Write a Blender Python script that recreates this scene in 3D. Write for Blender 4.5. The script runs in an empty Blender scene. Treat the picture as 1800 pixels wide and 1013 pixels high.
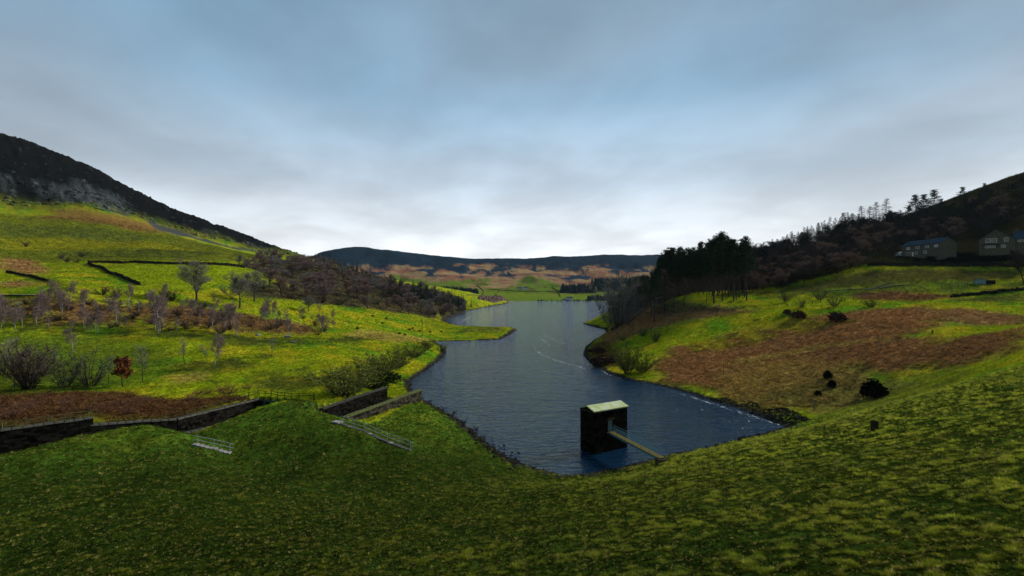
import bpy, bmesh, math, random
import numpy as np
from mathutils import Vector, Matrix, Quaternion

# ------------------------------------------------------------------ camera, sky, sun, exposure
SC = bpy.context.scene
COL = SC.collection
EYE = 28.0                       # eye height above the water (water level is z = 0)
cam_data = bpy.data.cameras.new('camera')
cam_data.lens = 18.0; cam_data.sensor_width = 36.0
cam_data.clip_start = 0.1; cam_data.clip_end = 20000
cam = bpy.data.objects.new('camera', cam_data); COL.objects.link(cam)
cam.location = (0, 0, EYE); cam.rotation_euler = (math.radians(90), 0, 0)
SC.camera = cam

SUN_AZ, SUN_EL = math.radians(62), math.radians(31)     # low, ahead and to the right, behind thin cloud
world = bpy.data.worlds.new('World'); SC.world = world; world.use_nodes = True

def build_world():
    nt = world.node_tree; N = nt.nodes; L = nt.links; N.clear()
    out = N.new('ShaderNodeOutputWorld'); bg = N.new('ShaderNodeBackground')
    L.new(bg.outputs[0], out.inputs[0])
    sky = N.new('ShaderNodeTexSky'); sky.sky_type = 'NISHITA'; sky.sun_disc = False
    sky.sun_elevation = SUN_EL; sky.sun_rotation = SUN_AZ; sky.air_density = 1.2; sky.dust_density = 1.0
    tc = N.new('ShaderNodeTexCoord'); sep = N.new('ShaderNodeSeparateXYZ')
    L.new(tc.outputs['Generated'], sep.inputs[0])
    def M(op, a, b=None, c=None, clamp=False):
        n = N.new('ShaderNodeMath'); n.operation = op; n.use_clamp = clamp
        for i, v in enumerate((a, b, c)):
            if v is None: continue
            if isinstance(v, (int, float)): n.inputs[i].default_value = v
            else: L.new(v, n.inputs[i])
        return n.outputs[0]
    def mixc(f, a, b):
        n = N.new('ShaderNodeMix'); n.data_type = 'RGBA'
        for s, v in ((0, f), (6, a), (7, b)):
            if isinstance(v, (int, float)): n.inputs[s].default_value = v
            elif isinstance(v, tuple): n.inputs[s].default_value = (*v, 1)
            else: L.new(v, n.inputs[s])
        return n.outputs[2]
    z = M('MAXIMUM', sep.outputs[2], 0.0)
    k = M('ADD', z, 0.16)
    cx = M('DIVIDE', sep.outputs[0], k); cy = M('DIVIDE', sep.outputs[1], k)
    cmb = N.new('ShaderNodeCombineXYZ')
    L.new(M('ADD', M('MULTIPLY', cx, 0.80), M('MULTIPLY', cy, 0.30)), cmb.inputs[0])
    L.new(M('SUBTRACT', M('MULTIPLY', cy, 0.62), M('MULTIPLY', cx, 0.22)), cmb.inputs[1])
    def noise(scale, det, rough, off, dist=0.4):
        mp = N.new('ShaderNodeMapping'); mp.inputs['Location'].default_value = off
        L.new(cmb.outputs[0], mp.inputs[0])
        n = N.new('ShaderNodeTexNoise'); n.inputs['Scale'].default_value = scale
        n.inputs['Detail'].default_value = det; n.inputs['Roughness'].default_value = rough
        n.inputs['Distortion'].default_value = dist
        L.new(mp.outputs[0], n.inputs[0]); return n.outputs[0]
    def ramp(v, stops):
        r = N.new('ShaderNodeValToRGB'); L.new(v, r.inputs[0]); e = r.color_ramp.elements
        e[0].position, e[0].color = stops[0][0], (*stops[0][1], 1)
        e[1].position, e[1].color = stops[-1][0], (*stops[-1][1], 1)
        for p, c in stops[1:-1]:
            q = e.new(p); q.color = (*c, 1)
        return r.outputs[0]
    # overcast layer: bright low sky, bluer thin patches and greyer thick ones overhead
    thin = ramp(z, [(0.0, (.98, 1.0, 1.0)), (.08, (.90, .94, .98)), (.20, (.53, .65, .77)), (.34, (.285, .455, .62)), (.62, (.205, .375, .54))])
    thick = ramp(z, [(0.0, (.95, .98, 1.0)), (.08, (.83, .87, .91)), (.20, (.50, .58, .675)), (.34, (.295, .395, .50)), (.62, (.20, .30, .40))])
    m = N.new('ShaderNodeMapRange'); m.interpolation_type = 'SMOOTHSTEP'
    m.inputs[1].default_value = .36; m.inputs[2].default_value = .66
    L.new(noise(.95, 4, .45, (3.1, 7.7, 0), .15), m.inputs[0])
    cl = mixc(m.outputs[0], thin, thick)
    m2 = N.new('ShaderNodeMapRange'); m2.interpolation_type = 'SMOOTHSTEP'
    m2.inputs[1].default_value = .30; m2.inputs[2].default_value = .75
    m2.inputs[3].default_value = .86; m2.inputs[4].default_value = 1.15
    L.new(noise(1.9, 5, .5, (9.4, 1.2, 0), .2), m2.inputs[0])
    # cloud colour brightened straight ahead, not at the sun lamp's bearing
    ahead = M('MULTIPLY_ADD', M('POWER', M('MAXIMUM', sep.outputs[1], 0.0), 4.0), .36, .84)
    ahead = M('MULTIPLY', ahead, m2.outputs[0])
    vs = N.new('ShaderNodeVectorMath'); vs.operation = 'SCALE'
    L.new(cl, vs.inputs[0]); L.new(ahead, vs.inputs['Scale'])
    sk = N.new('ShaderNodeVectorMath'); sk.operation = 'SCALE'; sk.inputs['Scale'].default_value = .07
    L.new(sky.outputs[0], sk.inputs[0])
    fin = mixc(.90, sk.outputs[0], vs.outputs[0])
    L.new(fin, bg.inputs[0]); bg.inputs[1].default_value = 1.0
build_world()

sun_d = bpy.data.lights.new('sun', 'SUN'); sun_d.energy = 4.7; sun_d.angle = math.radians(9); sun_d.color = (1.0, .95, .86)
sun = bpy.data.objects.new('sun', sun_d); COL.objects.link(sun)
sdir = Vector((math.sin(SUN_AZ) * math.cos(SUN_EL), math.cos(SUN_AZ) * math.cos(SUN_EL), math.sin(SUN_EL)))
sun.rotation_euler = sdir.to_track_quat('Z', 'Y').to_euler(); sun.location = (0, 0, 400)

SC.render.engine = 'CYCLES'
SC.view_settings.view_transform = 'Standard'; SC.view_settings.look = 'None'
SC.view_settings.exposure = 0.0; SC.view_settings.gamma = 1.0; SC.view_settings.use_curve_mapping = False
SC.cycles.max_bounces = 6; SC.cycles.diffuse_bounces = 3; SC.cycles.glossy_bounces = 3
SC.cycles.transparent_max_bounces = 12; SC.cycles.volume_bounces = 1
SC.cycles.use_denoising = True

RNG = random.Random(11); NR = np.random.default_rng(11)

# ------------------------------------------------------------------ small helpers
def tag(o, label=None, cat=None, group=None, kind=None):
    if label: o['label'] = label
    if cat: o['category'] = cat
    if group: o['group'] = group
    if kind: o['kind'] = kind
    return o

def link(name, data, parent=None, loc=None):
    o = bpy.data.objects.new(name, data); COL.objects.link(o)
    if parent: o.parent = parent
    if loc is not None: o.location = loc
    return o

def at(px, py, y):
    """surveyed sight line (1800 px wide frame, level 18 mm lens) at forward distance y -> metres"""
    return ((px - 900) / 900 * y, y, EYE - (py - 506.5) / 900 * y)

class MB:
    """collects faces with material slots, then links ONE mesh object"""
    def __init__(s): s.v = []; s.f = []; s.m = []
    def add(s, vs, fs, mi=0):
        b = len(s.v); s.v.extend(tuple(v) for v in vs)
        s.f.extend(tuple(i + b for i in f) for f in fs); s.m.extend([mi] * len(fs))
    def box(s, c, size, rz=0, mi=0, jit=0, top=1.0, mat=None):
        x, y, z = size[0] / 2, size[1] / 2, size[2] / 2
        P = []
        for dz in (-1, 1):
            for dx, dy in ((-1, -1), (1, -1), (1, 1), (-1, 1)):
                k = top if dz > 0 else 1
                P.append(Vector((dx * x * k + RNG.uniform(-jit, jit), dy * y * k + RNG.uniform(-jit, jit), dz * z + RNG.uniform(-jit, jit))))
        R = mat if mat is not None else Matrix.Rotation(rz, 3, 'Z')
        c = Vector(c)
        s.add([c + R @ p for p in P], [(3, 2, 1, 0), (4, 5, 6, 7), (0, 1, 5, 4), (1, 2, 6, 5), (2, 3, 7, 6), (3, 0, 4, 7)], mi)
    def tube(s, pts, rad, n=5, mi=0, cap=True):
        pts = [Vector(p) for p in pts]
        if not hasattr(rad, '__len__'): rad = [rad] * len(pts)
        V = []; F = []; m = len(pts)
        d0 = (pts[1] - pts[0]).normalized()
        u = d0.orthogonal().normalized()
        for i, p in enumerate(pts):
            d = (pts[min(i + 1, m - 1)] - pts[max(i - 1, 0)]).normalized()
            u = (u - d * u.dot(d)); u = u.normalized() if u.length > 1e-6 else d.orthogonal().normalized()
            w = d.cross(u)
            for k in range(n):
                a = 2 * math.pi * k / n
                V.append(p + (u * math.cos(a) + w * math.sin(a)) * rad[i])
        for i in range(m - 1):
            for k in range(n):
                F.append((i * n + k, i * n + (k + 1) % n, (i + 1) * n + (k + 1) % n, (i + 1) * n + k))
        if cap:
            F.append(tuple(range(n))[::-1]); F.append(tuple((m - 1) * n + k for k in range(n)))
        s.add(V, F, mi)
    def mesh(s, name, mats, smooth=False):
        me = bpy.data.meshes.new(name); me.from_pydata(s.v, [], s.f)
        for m in (mats if isinstance(mats, (list, tuple)) else [mats]): me.materials.append(m)
        me.polygons.foreach_set('material_index', s.m)
        if smooth: me.polygons.foreach_set('use_smooth', [True] * len(s.f))
        me.update(); return me
    def build(s, name, mats, parent=None, smooth=False, loc=None):
        return link(name, s.mesh(name, mats, smooth), parent, loc)

# numpy gradient noise
_ga = np.linspace(0, 2 * np.pi, 256, endpoint=False); _gc = np.cos(_ga).astype(np.float32); _gs = np.sin(_ga).astype(np.float32)
def _h(ix, iy, seed):
    n = ix * np.uint32(374761393) + iy * np.uint32(668265263) + np.uint32((seed * 1442695041) & 0xffffffff)
    n = (n ^ (n >> np.uint32(13))) * np.uint32(1274126177)
    return ((n ^ (n >> np.uint32(16))) & np.uint32(255)).astype(np.uint8)
def vnoise(x, y, seed=0):
    x = np.asarray(x); y = np.asarray(y)
    ix = np.floor(x); iy = np.floor(y); fx = (x - ix).astype(np.float32); fy = (y - iy).astype(np.float32)
    ix = ix.astype(np.int32).view(np.uint32) if ix.ndim else np.uint32(int(ix) & 0xffffffff); iy = iy.astype(np.int32).view(np.uint32) if iy.ndim else np.uint32(int(iy) & 0xffffffff)
    one = np.uint32(1)
    def g(dx, dy):
        a = _h(ix + one if dx else ix, iy + one if dy else iy, seed)
        return _gc[a] * (fx - dx) + _gs[a] * (fy - dy)
    u = fx * fx * fx * (fx * (fx * 6 - 15) + 10); v = fy * fy * fy * (fy * (fy * 6 - 15) + 10)
    a = g(0, 0); a = a + (g(1, 0) - a) * u; b = g(0, 1); b = b + (g(1, 1) - b) * u
    return (a + (b - a) * v) * 1.5
def fbm(x, y, oct=4, seed=0, gain=.5):
    t = 0; a = 1; n = 0
    for i in range(oct):
        t = t + a * vnoise(x * 2 ** i + 13.7 * i, y * 2 ** i - 7.1 * i, seed + i); n += a; a *= gain
    return t / n
def sstep(a, b, x):
    t = np.clip((x - a) / (b - a), 0, 1); return t * t * (3 - 2 * t)
def poly_sd(x, y, P):
    """signed distance, positive inside"""
    P = np.asarray(P, float); n = len(P)
    d = np.full(x.shape, 1e18); ins = np.zeros(x.shape, bool)
    for i in range(n):
        ax, ay = P[i]; bx, by = P[(i + 1) % n]
        ex, ey = bx - ax, by - ay; wx, wy = x - ax, y - ay
        t = np.clip((wx * ex + wy * ey) / (ex * ex + ey * ey + 1e-12), 0, 1)
        d = np.minimum(d, (wx - ex * t) ** 2 + (wy - ey * t) ** 2)
        c = ((ay > y) != (by > y))
        with np.errstate(divide='ignore', invalid='ignore'):
            ins ^= c & (x < (bx - ax) * (y - ay) / (by - ay + 1e-30) + ax)
    return np.where(ins, 1, -1) * np.sqrt(d)
def line_d(x, y, P):
    d = np.full(x.shape, 1e18)
    for (ax, ay), (bx, by) in zip(P[:-1], P[1:]):
        ex, ey = bx - ax, by - ay; wx, wy = x - ax, y - ay
        t = np.clip((wx * ex + wy * ey) / (ex * ex + ey * ey + 1e-12), 0, 1)
        d = np.minimum(d, (wx - ex * t) ** 2 + (wy - ey * t) ** 2)
    return np.sqrt(d)

# ------------------------------------------------------------------ survey of the valley
def wl(px, py):                      # a point of the waterline (z = 0)
    y = EYE * 900 / (py - 506.5); return ((px - 900) / 900 * y, y)
SHORE = [wl(*p) for p in [
    (1385, 752), (1362, 757), (1300, 772), (1240, 788), (1167, 803), (1107, 820), (1025, 834), (987, 836), (950, 826), (912, 814),
    (880, 797), (850, 775), (830, 758), (800, 735), (765, 716), (738, 700), (724, 686), (720, 670), (750, 651), (775, 632), (784, 618),
    (776, 608), (764, 601), (800, 600), (840, 599), (880, 597), (895, 589), (908, 580), (900, 576.5), (850, 575.2), (803, 573), (790, 568),
    (779, 564), (797, 556), (820, 547), (855, 540), (873, 537), (892, 533.5), (896, 529.8), (980, 529.3), (1072, 529.6),
    (1075, 540), (1068, 552), (1056, 562), (1024, 569), (1040, 574), (1064, 580), (1066, 586), (1055, 593), (1040, 602), (1029, 610),
    (1026, 624), (1040, 641), (1065, 655), (1100, 667), (1155, 677), (1187, 685), (1250, 704), (1312, 723)]]
CP = []   # (px, py, forward metres)
def rows(py, d): CP.extend((a, py, b) for a, b in d)
rows(1013, [(0, 30), (225, 24), (450, 21), (675, 19), (900, 17), (1125, 14.5), (1350, 12.5), (1575, 11), (1800, 10)])
rows(950, [(0, 39), (225, 34), (450, 31), (675, 28), (900, 25), (1125, 19.7), (1350, 16), (1575, 13.7), (1800, 11.9)])
rows(900, [(0, 49), (225, 45), (420, 45.5), (675, 44), (900, 37), (1125, 27), (1350, 20.8), (1575, 16.9), (1800, 14.2)])
rows(850, [(0, 58), (225, 58), (400, 60.5), (740, 61.5), (820, 62), (900, 61), (1000, 54), (1125, 42), (1350, 29), (1575, 22), (1800, 17.7)])
rows(800, [(0, 66.5), (225, 72), (450, 76), (600, 74.3), (660, 76.3), (1210, 74), (1250, 63), (1350, 47), (1575, 31), (1800, 23.5)])
rows(750, [(1430, 74), (1575, 46), (1700, 36), (1800, 31.5)])
rows(700, [(1600, 74), (1700, 53), (1800, 45)])
rows(665, [(1720, 76), (1800, 58)])
CP += [(225, 775, 76.5), (380, 786, 77.5), (450, 768, 81), (560, 760, 81.5), (640, 768, 80.5), (260, 744, 82), (200, 753, 80), (310, 757, 81), (335, 773, 79.5), (130, 767, 74.5), (300, 768, 88), (200, 772, 86), (130, 785, 82), (0, 822, 75), (400, 746, 88.5), (330, 764, 84), (440, 737, 90.5), (480, 727, 92.5), (520, 716, 95), (540, 711, 96),
       (338, 782, 77), (405, 799, 76.8), (330, 850, 55.5), (480, 850, 62.5), (330, 900, 42.5), (510, 900, 46.5), (290, 815, 66), (510, 800, 75.8), (790, 838, 66), (620, 850, 65), (690, 820, 71), (560, 820, 69.5), (590, 742, 86), (720, 792, 79), (735, 706, 118), (650, 748, 95), (700, 752, 92), (760, 740, 101), (780, 795, 84), (850, 802, 82), (900, 828, 76),
       (960, 843, 74), (1040, 842, 74), (1110, 826, 77), (570, 722, 97)]
# contact of the dam and the right bank, and the right bank itself
CP += [(1440, 735, 103), (1500, 719, 97), (1650, 688, 85), (1800, 643, 74), (1432, 722, 107), (1537, 697, 110), (1455, 680, 121), (1400, 730, 106),
       (1250, 660, 150), (1250, 600, 190), (1250, 560, 215), (1250, 545, 226), (1400, 600, 170), (1400, 660, 135), (1400, 550, 195), (1550, 640, 125), (1550, 580, 155), (1550, 552, 176),
       (1800, 605, 104), (1700, 650, 101), (1700, 600, 125), (1800, 560, 140), (1700, 550, 162), (1800, 528, 175), (1550, 528, 202), (1400, 530, 215), (1250, 532, 235),
       (1150, 640, 172), (1150, 610, 195), (1150, 580, 225), (1150, 560, 246), (1090, 605, 222), (1060, 615, 222), (1090, 575, 258), (1200, 527, 252), (1130, 545, 278), (1075, 575, 300), (1080, 560, 350),
       (1600, 500, 222), (1450, 515, 228), (1350, 522, 238), (1530, 470, 250), (1660, 470, 242), (1800, 470, 232), (1400, 492, 262), (1620, 450, 272), (1760, 438, 256),
       (1700, 400, 340), (1500, 450, 330), (1350, 487, 310), (1800, 305, 430), (1700, 347, 430), (1590, 387, 430), (1500, 412, 420), (1400, 442, 410), (1320, 463, 400), (1250, 482, 400),
       (1150, 500, 420), (1105, 520, 450), (1800, 335, 650), (1500, 430, 650), (1300, 474, 650), (1150, 508, 650), (1100, 523, 700), (1095, 526, 900)]
# left: bracken strip, pasture, birch field
CP += [(0, 745, 86), (0, 722, 95), (160, 728, 93), (200, 715, 101), (300, 728, 100), (360, 712, 108), (440, 692, 119), (550, 692, 119), (600, 683, 123), (650, 675, 140), (640, 694, 126),
       (690, 645, 168), (720, 622, 195), (750, 610, 216), (600, 622, 170), (450, 642, 146), (250, 673, 126), (0, 688, 113), (100, 650, 134), (375, 645, 142), (300, 600, 168), (0, 600, 158),
       (150, 560, 187), (0, 545, 182), (500, 590, 200), (600, 582, 235), (680, 586, 258), (450, 546, 240), (600, 550, 290), (700, 560, 325), (750, 572, 330), (780, 583, 305), (850, 590, 288),
       (895, 578, 335), (820, 577, 348), (345, 530, 234), (100, 521, 192), (0, 514, 198), (200, 500, 242), (245, 501, 246), (155, 464, 330), (420, 468, 362), (0, 460, 330),
       (0, 420, 430), (0, 382, 520), (150, 402, 540), (250, 430, 500), (400, 442, 600), (0, 358, 575), (150, 350, 640), (300, 400, 685), (400, 430, 720), (480, 448, 765),
       (0, 237, 760), (60, 253, 765), (150, 292, 770), (200, 318, 775), (300, 370, 790), (400, 405, 800), (495, 442, 812), (540, 452, 850),
       (0, 300, 1000), (200, 372, 1000), (400, 428, 1050), (520, 462, 1050),
       (500, 502, 330), (600, 522, 380), (700, 533, 430), (780, 534, 480), (820, 538, 560), (450, 482, 400), (550, 475, 560), (650, 505, 560), (560, 462, 750), (700, 508, 700), (760, 518, 720), (830, 522, 800), (862, 528, 860), (885, 527, 940)]
# head of the valley and the moor
CP += [(900, 527, 1120), (980, 527, 1120), (1070, 527, 1120), (950, 511, 1350), (1050, 511, 1350), (950, 496, 1560), (950, 480, 1800), (950, 465, 2150), (950, 453, 2500), (1150, 448, 2500), (800, 454, 2500), (860, 456, 2500), (1050, 450, 2500),
       (730, 446, 2350), (640, 438, 2250), (590, 437, 2250), (562, 444, 2250), (545, 456, 2250), (660, 478, 1750), (760, 492, 1500), (800, 505, 1350), (1100, 500, 1500), (1100, 480, 1800), (850, 518, 1160), (760, 515, 1200), (650, 505, 1250),
       (1250, 452, 2500), (1450, 465, 2500), (1800, 455, 2600), (1200, 503, 1300), (1500, 485, 1200), (400, 470, 2300), (0, 460, 2300),
       (0, 480, 3600), (450, 480, 3600), (900, 480, 3600), (1350, 480, 3600), (1800, 480, 3600)]
_w = [at(*c) for c in CP]
# under the camera, the crest and what lies behind
def dam_z(x, y): return 24 - .3785 * (-.47 * x + .883 * y)
for x, y in [(0, 4), (3, 4), (-3, 5), (6, 7), (0, 9), (-8, 9), (10, 9), (-14, 16), (20, 12), (40, 22), (90, 45), (25, 40), (30, 30)]:
    _w.append((x, y, min(dam_z(x, y), 24.3) if x < 30 else dam_z(x, y) + (1 if x > 60 else 0)))
for r, z in ((3, 24.2), (12, 24.4), (40, 20), (120, 6), (500, 12), (2000, 90), (3600, 90)):
    for th in (105, 140, 175, -105, -140, -175):
        _w.append((r * math.sin(math.radians(th)), r * math.cos(math.radians(th)), z + (6 if abs(th) == 105 and 100 < r < 300 else 0)))
for th, L in ((62, [(80, 22), (200, 36), (430, 130), (900, 120), (2500, 150)]), (-62, [(90, 5), (220, 26), (420, 70), (880, 290), (2400, 160)])):
    for r, z in L: _w.append((r * math.sin(math.radians(th)), r * math.cos(math.radians(th)), z))
_w += [(x, y, 0.0) for x, y in SHORE]
W = np.array(_w)
def _uv(x, y):
    r = np.sqrt(x * x + y * y) + 1e-6
    return np.arctan2(x, y) * 1.6, np.log(r), r
_u, _v, _r = _uv(W[:, 0], W[:, 1]); _e = (W[:, 2] - EYE) / _r
def _phi(d2): return d2 * np.log(d2 + 1e-12)
_n = len(W)
_A = np.zeros((_n + 3, _n + 3))
_A[:_n, :_n] = _phi((_u[:, None] - _u) ** 2 + (_v[:, None] - _v) ** 2) + np.eye(_n) * 0.0015
_A[:_n, _n:] = np.c_[np.ones(_n), _u, _v]; _A[_n:, :_n] = _A[:_n, _n:].T
_cf = np.linalg.solve(_A, np.r_[_e, 0, 0, 0])
def base_z(x, y):
    x = np.asarray(x, float); y = np.asarray(y, float); sh = x.shape
    u, v, r = _uv(x.ravel(), y.ravel()); e = np.empty(u.size)
    f = np.float32; cu = _u.astype(f); cv = _v.astype(f); cc = _cf[:_n]
    for i in range(0, u.size, 8000):
        s = slice(i, i + 8000)
        d2 = (u[s, None].astype(f) - cu) ** 2; d2 += (v[s, None].astype(f) - cv) ** 2
        k = np.log(d2 + f(1e-12)); k *= d2
        e[s] = k.astype(np.float64) @ cc + _cf[_n] + u[s] * _cf[_n + 1] + v[s] * _cf[_n + 2]
    return (EYE + e * r).reshape(sh)

def xy(*pts): return [at(*p)[:2] for p in pts]
LAWN = [(-80, 62), (-70, 74.5)] + xy((130, 765, 80), (260, 745, 89), (330, 760, 87), (400, 743, 94.5), (480, 722, 102), (527, 711, 110), (560, 711, 104), (600, 735, 96), (650, 745, 96), (735, 703, 119), (765, 716, 120), (850, 775, 94),
          (950, 826, 79), (1107, 820, 80), (1240, 788, 89), (1385, 752, 102), (1440, 735, 104), (1500, 719, 98), (1650, 688, 86), (1800, 643, 75)) + [(110, 100), (220, 150), (220, -80), (-200, -80), (-160, 40)]
# the two stone channels beside the dam
CH_A = [(-21.3, 121), (-30.9, 94.5), (-41, 96), (-30.6, 123.5)]                       # spillway mouth
FARW = [(-90, 68), (-79, 79), (-71, 87), (-63, 96), (-57, 114.5)]
NEARW = [(-80, 62), (-70, 74.5), (-61, 86), (-53, 95.5), (-48.3, 107.4), (-45.6, 110)]
CH_B = FARW + NEARW[::-1]
CRAG = [at(*p)[:2] for p in [(-300, 200, 900), (-300, 370, 560), (0, 370, 575), (150, 385, 620), (300, 420, 690), (400, 436, 735), (470, 446, 770), (520, 446, 830), (500, 440, 1050), (150, 290, 1100), (-300, 200, 1100)]]

def water_sd(x, y):
    """positive on land, negative out on the water"""
    r = np.sqrt(x * x + y * y)
    s = -poly_sd(x, y, SHORE)
    amp = np.clip(r / 220, .15, 2.2)
    return s + fbm(x / 5, y / 5, 3, 31) * amp

def terrain(x, y, full=False):
    x = np.asarray(x, float); y = np.asarray(y, float)
    r = np.sqrt(x * x + y * y)
    z = base_z(x, y)
    lawn = sstep(-1.5, 1.0, poly_sd(x, y, LAWN))
    sd = water_sd(x, y)
    crag = sstep(-25, 30, poly_sd(x, y, CRAG) + fbm(x / 60, y / 60, 3, 5) * 25)
    mid = sstep(60, 110, r) * (1 - lawn)
    far = sstep(900, 1500, r)
    z = z + lawn * (fbm(x / 5, y / 5, 2, 1) * .10 + fbm(x / 1.3, y / 1.3, 3, 51) * .16)
    z = z + mid * (1 - far) * (fbm(x / 16, y / 16, 3, 3) * .55 + fbm(x / 3.2, y / 3.2, 3, 4) * .32)
    z = z + sstep(270, 420, r) * (1 - far) * fbm(x / 45, y / 45, 4, 6) * 2.2
    rid = 1 - np.abs(fbm(x / 34, y / 34, 4, 7)) * 2.4
    z = z + crag * (rid * 5.0 + fbm(x / 9, y / 9, 3, 8) * 2.6 - 2.5)
    z = z + far * (fbm(x / 190, y / 190, 5, 9) * 30 * sstep(1250, 1900, r) * (1 - .6 * sstep(2150, 2450, r)) + fbm(x / 45, y / 45, 3, 10) * 2.5)
    # banks: a cut edge above the water, a bed below it
    steep = np.where(lawn > .5, .6, .75)
    land = np.minimum(np.maximum(z, .25), steep * np.maximum(sd, 0) + .02)
    land = np.where(sd > 6, np.maximum(z, .5), land)
    z = np.where(sd > 0, land, np.maximum(.5 * sd, -4))
    for C, fl in ((CH_A, -.6), (CH_B, -2.2)):
        k = sstep(-.1, .5, poly_sd(x, y, C)); z = z * (1 - k) + np.minimum(z, fl) * k
    if full: return z, dict(lawn=lawn, sd=sd, crag=crag, r=r)
    return z
# the ground sheet is sampled once on bearings x distances; everything else stands on these samples
_th = np.concatenate([np.radians(np.linspace(-180, -54, 50))[:-1], np.radians(np.linspace(-54, 54, 800)), np.radians(np.linspace(54, 180, 50))[1:]])
_lr = np.linspace(math.log(2.2), math.log(3600), 600)
GT, GR = np.meshgrid(_th, np.exp(_lr)); GX = GR * np.sin(GT); GY = GR * np.cos(GT)
GZ, GA = terrain(GX, GY, True)
def look(A, x, y):
    x = np.asarray(x, float); y = np.asarray(y, float)
    a = np.interp(np.arctan2(x, y), _th, np.arange(len(_th)))
    b = np.clip((np.log(np.sqrt(x * x + y * y) + 1e-9) - _lr[0]) / (_lr[1] - _lr[0]), 0, len(_lr) - 1.001)
    i = np.minimum(a.astype(int), len(_th) - 2); j = b.astype(int); fa = a - i; fb = b - j
    if A.ndim == 3: fa = fa[..., None]; fb = fb[..., None]
    return (A[j, i] * (1 - fa) + A[j, i + 1] * fa) * (1 - fb) + (A[j + 1, i] * (1 - fa) + A[j + 1, i + 1] * fa) * fb
def gz(x, y): return float(look(GZ, np.array([x]), np.array([y]))[0])
_ys = np.exp(np.linspace(math.log(5), math.log(3300), 1400))
def hit(px, py, lo=0.0):
    """where the sight line meets the ground"""
    ys = _ys[_ys > lo]
    X = (px - 900) / 900 * ys; Z = EYE - (py - 506.5) / 900 * ys
    t = np.maximum(look(GZ, X, ys), 0)
    k = np.where(Z <= t)[0]
    i = k[0] if len(k) else len(ys) - 1
    return (float(X[i]), float(ys[i]), float(t[i]))
def hits(*pts): return [hit(*p)[:2] for p in pts]

# ------------------------------------------------------------------ materials
MATS = {}
def mat(name, col, rough=.85, var=.35, scale=3.0, col2=None, bump=0.0, bscale=None, coord='Object', spec=.25, metal=0.0, island=0.0, trans=0.0):
    if name in MATS: return MATS[name]
    m = bpy.data.materials.new(name); m.use_nodes = True; nt = m.node_tree; N = nt.nodes; L = nt.links
    b = N['Principled BSDF']; b.inputs['Roughness'].default_value = rough; b.inputs['Specular IOR Level'].default_value = spec if rough < .8 else 0.0
    b.inputs['Metallic'].default_value = metal
    tc = N.new('ShaderNodeTexCoord'); nz = N.new('ShaderNodeTexNoise')
    nz.inputs['Scale'].default_value = scale; nz.inputs['Detail'].default_value = 6; nz.inputs['Roughness'].default_value = .65
    L.new(tc.outputs[coord], nz.inputs[0])
    r = N.new('ShaderNodeValToRGB'); L.new(nz.outputs[0], r.inputs[0])
    c2 = col2 or tuple(c * (1 + var) for c in col); c1 = col if col2 else tuple(c * (1 - var) for c in col)
    r.color_ramp.elements[0].position = .32; r.color_ramp.elements[0].color = (*c1, 1)
    r.color_ramp.elements[1].position = .68; r.color_ramp.elements[1].color = (*c2, 1)
    colo = r.outputs[0]
    if island:
        g = N.new('ShaderNodeNewGeometry'); mr = N.new('ShaderNodeMapRange'); L.new(g.outputs['Random Per Island'], mr.inputs[0])
        mr.inputs[3].default_value = 1 - island; mr.inputs[4].default_value = 1 + island
        vm = N.new('ShaderNodeVectorMath'); vm.operation = 'SCALE'; L.new(colo, vm.inputs[0]); L.new(mr.outputs[0], vm.inputs['Scale']); colo = vm.outputs[0]
    L.new(colo, b.inputs['Base Color'])
    if bump:
        n2 = N.new('ShaderNodeTexNoise'); n2.inputs['Scale'].default_value = bscale or scale * 4; n2.inputs['Detail'].default_value = 5
        L.new(tc.outputs[coord], n2.inputs[0]); bp = N.new('ShaderNodeBump'); bp.inputs['Strength'].default_value = bump; bp.inputs['Distance'].default_value = .05
        L.new(n2.outputs[0], bp.inputs['Height']); L.new(bp.outputs[0], b.inputs['Normal'])
    if trans:
        t = N.new('ShaderNodeBsdfTranslucent'); L.new(colo, t.inputs[0]); mx = N.new('ShaderNodeMixShader'); mx.inputs[0].default_value = trans
        L.new(b.outputs[0], mx.inputs[1]); L.new(t.outputs[0], mx.inputs[2]); L.new(mx.outputs[0], N['Material Output'].inputs[0])
    MATS[name] = m; return m

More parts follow.
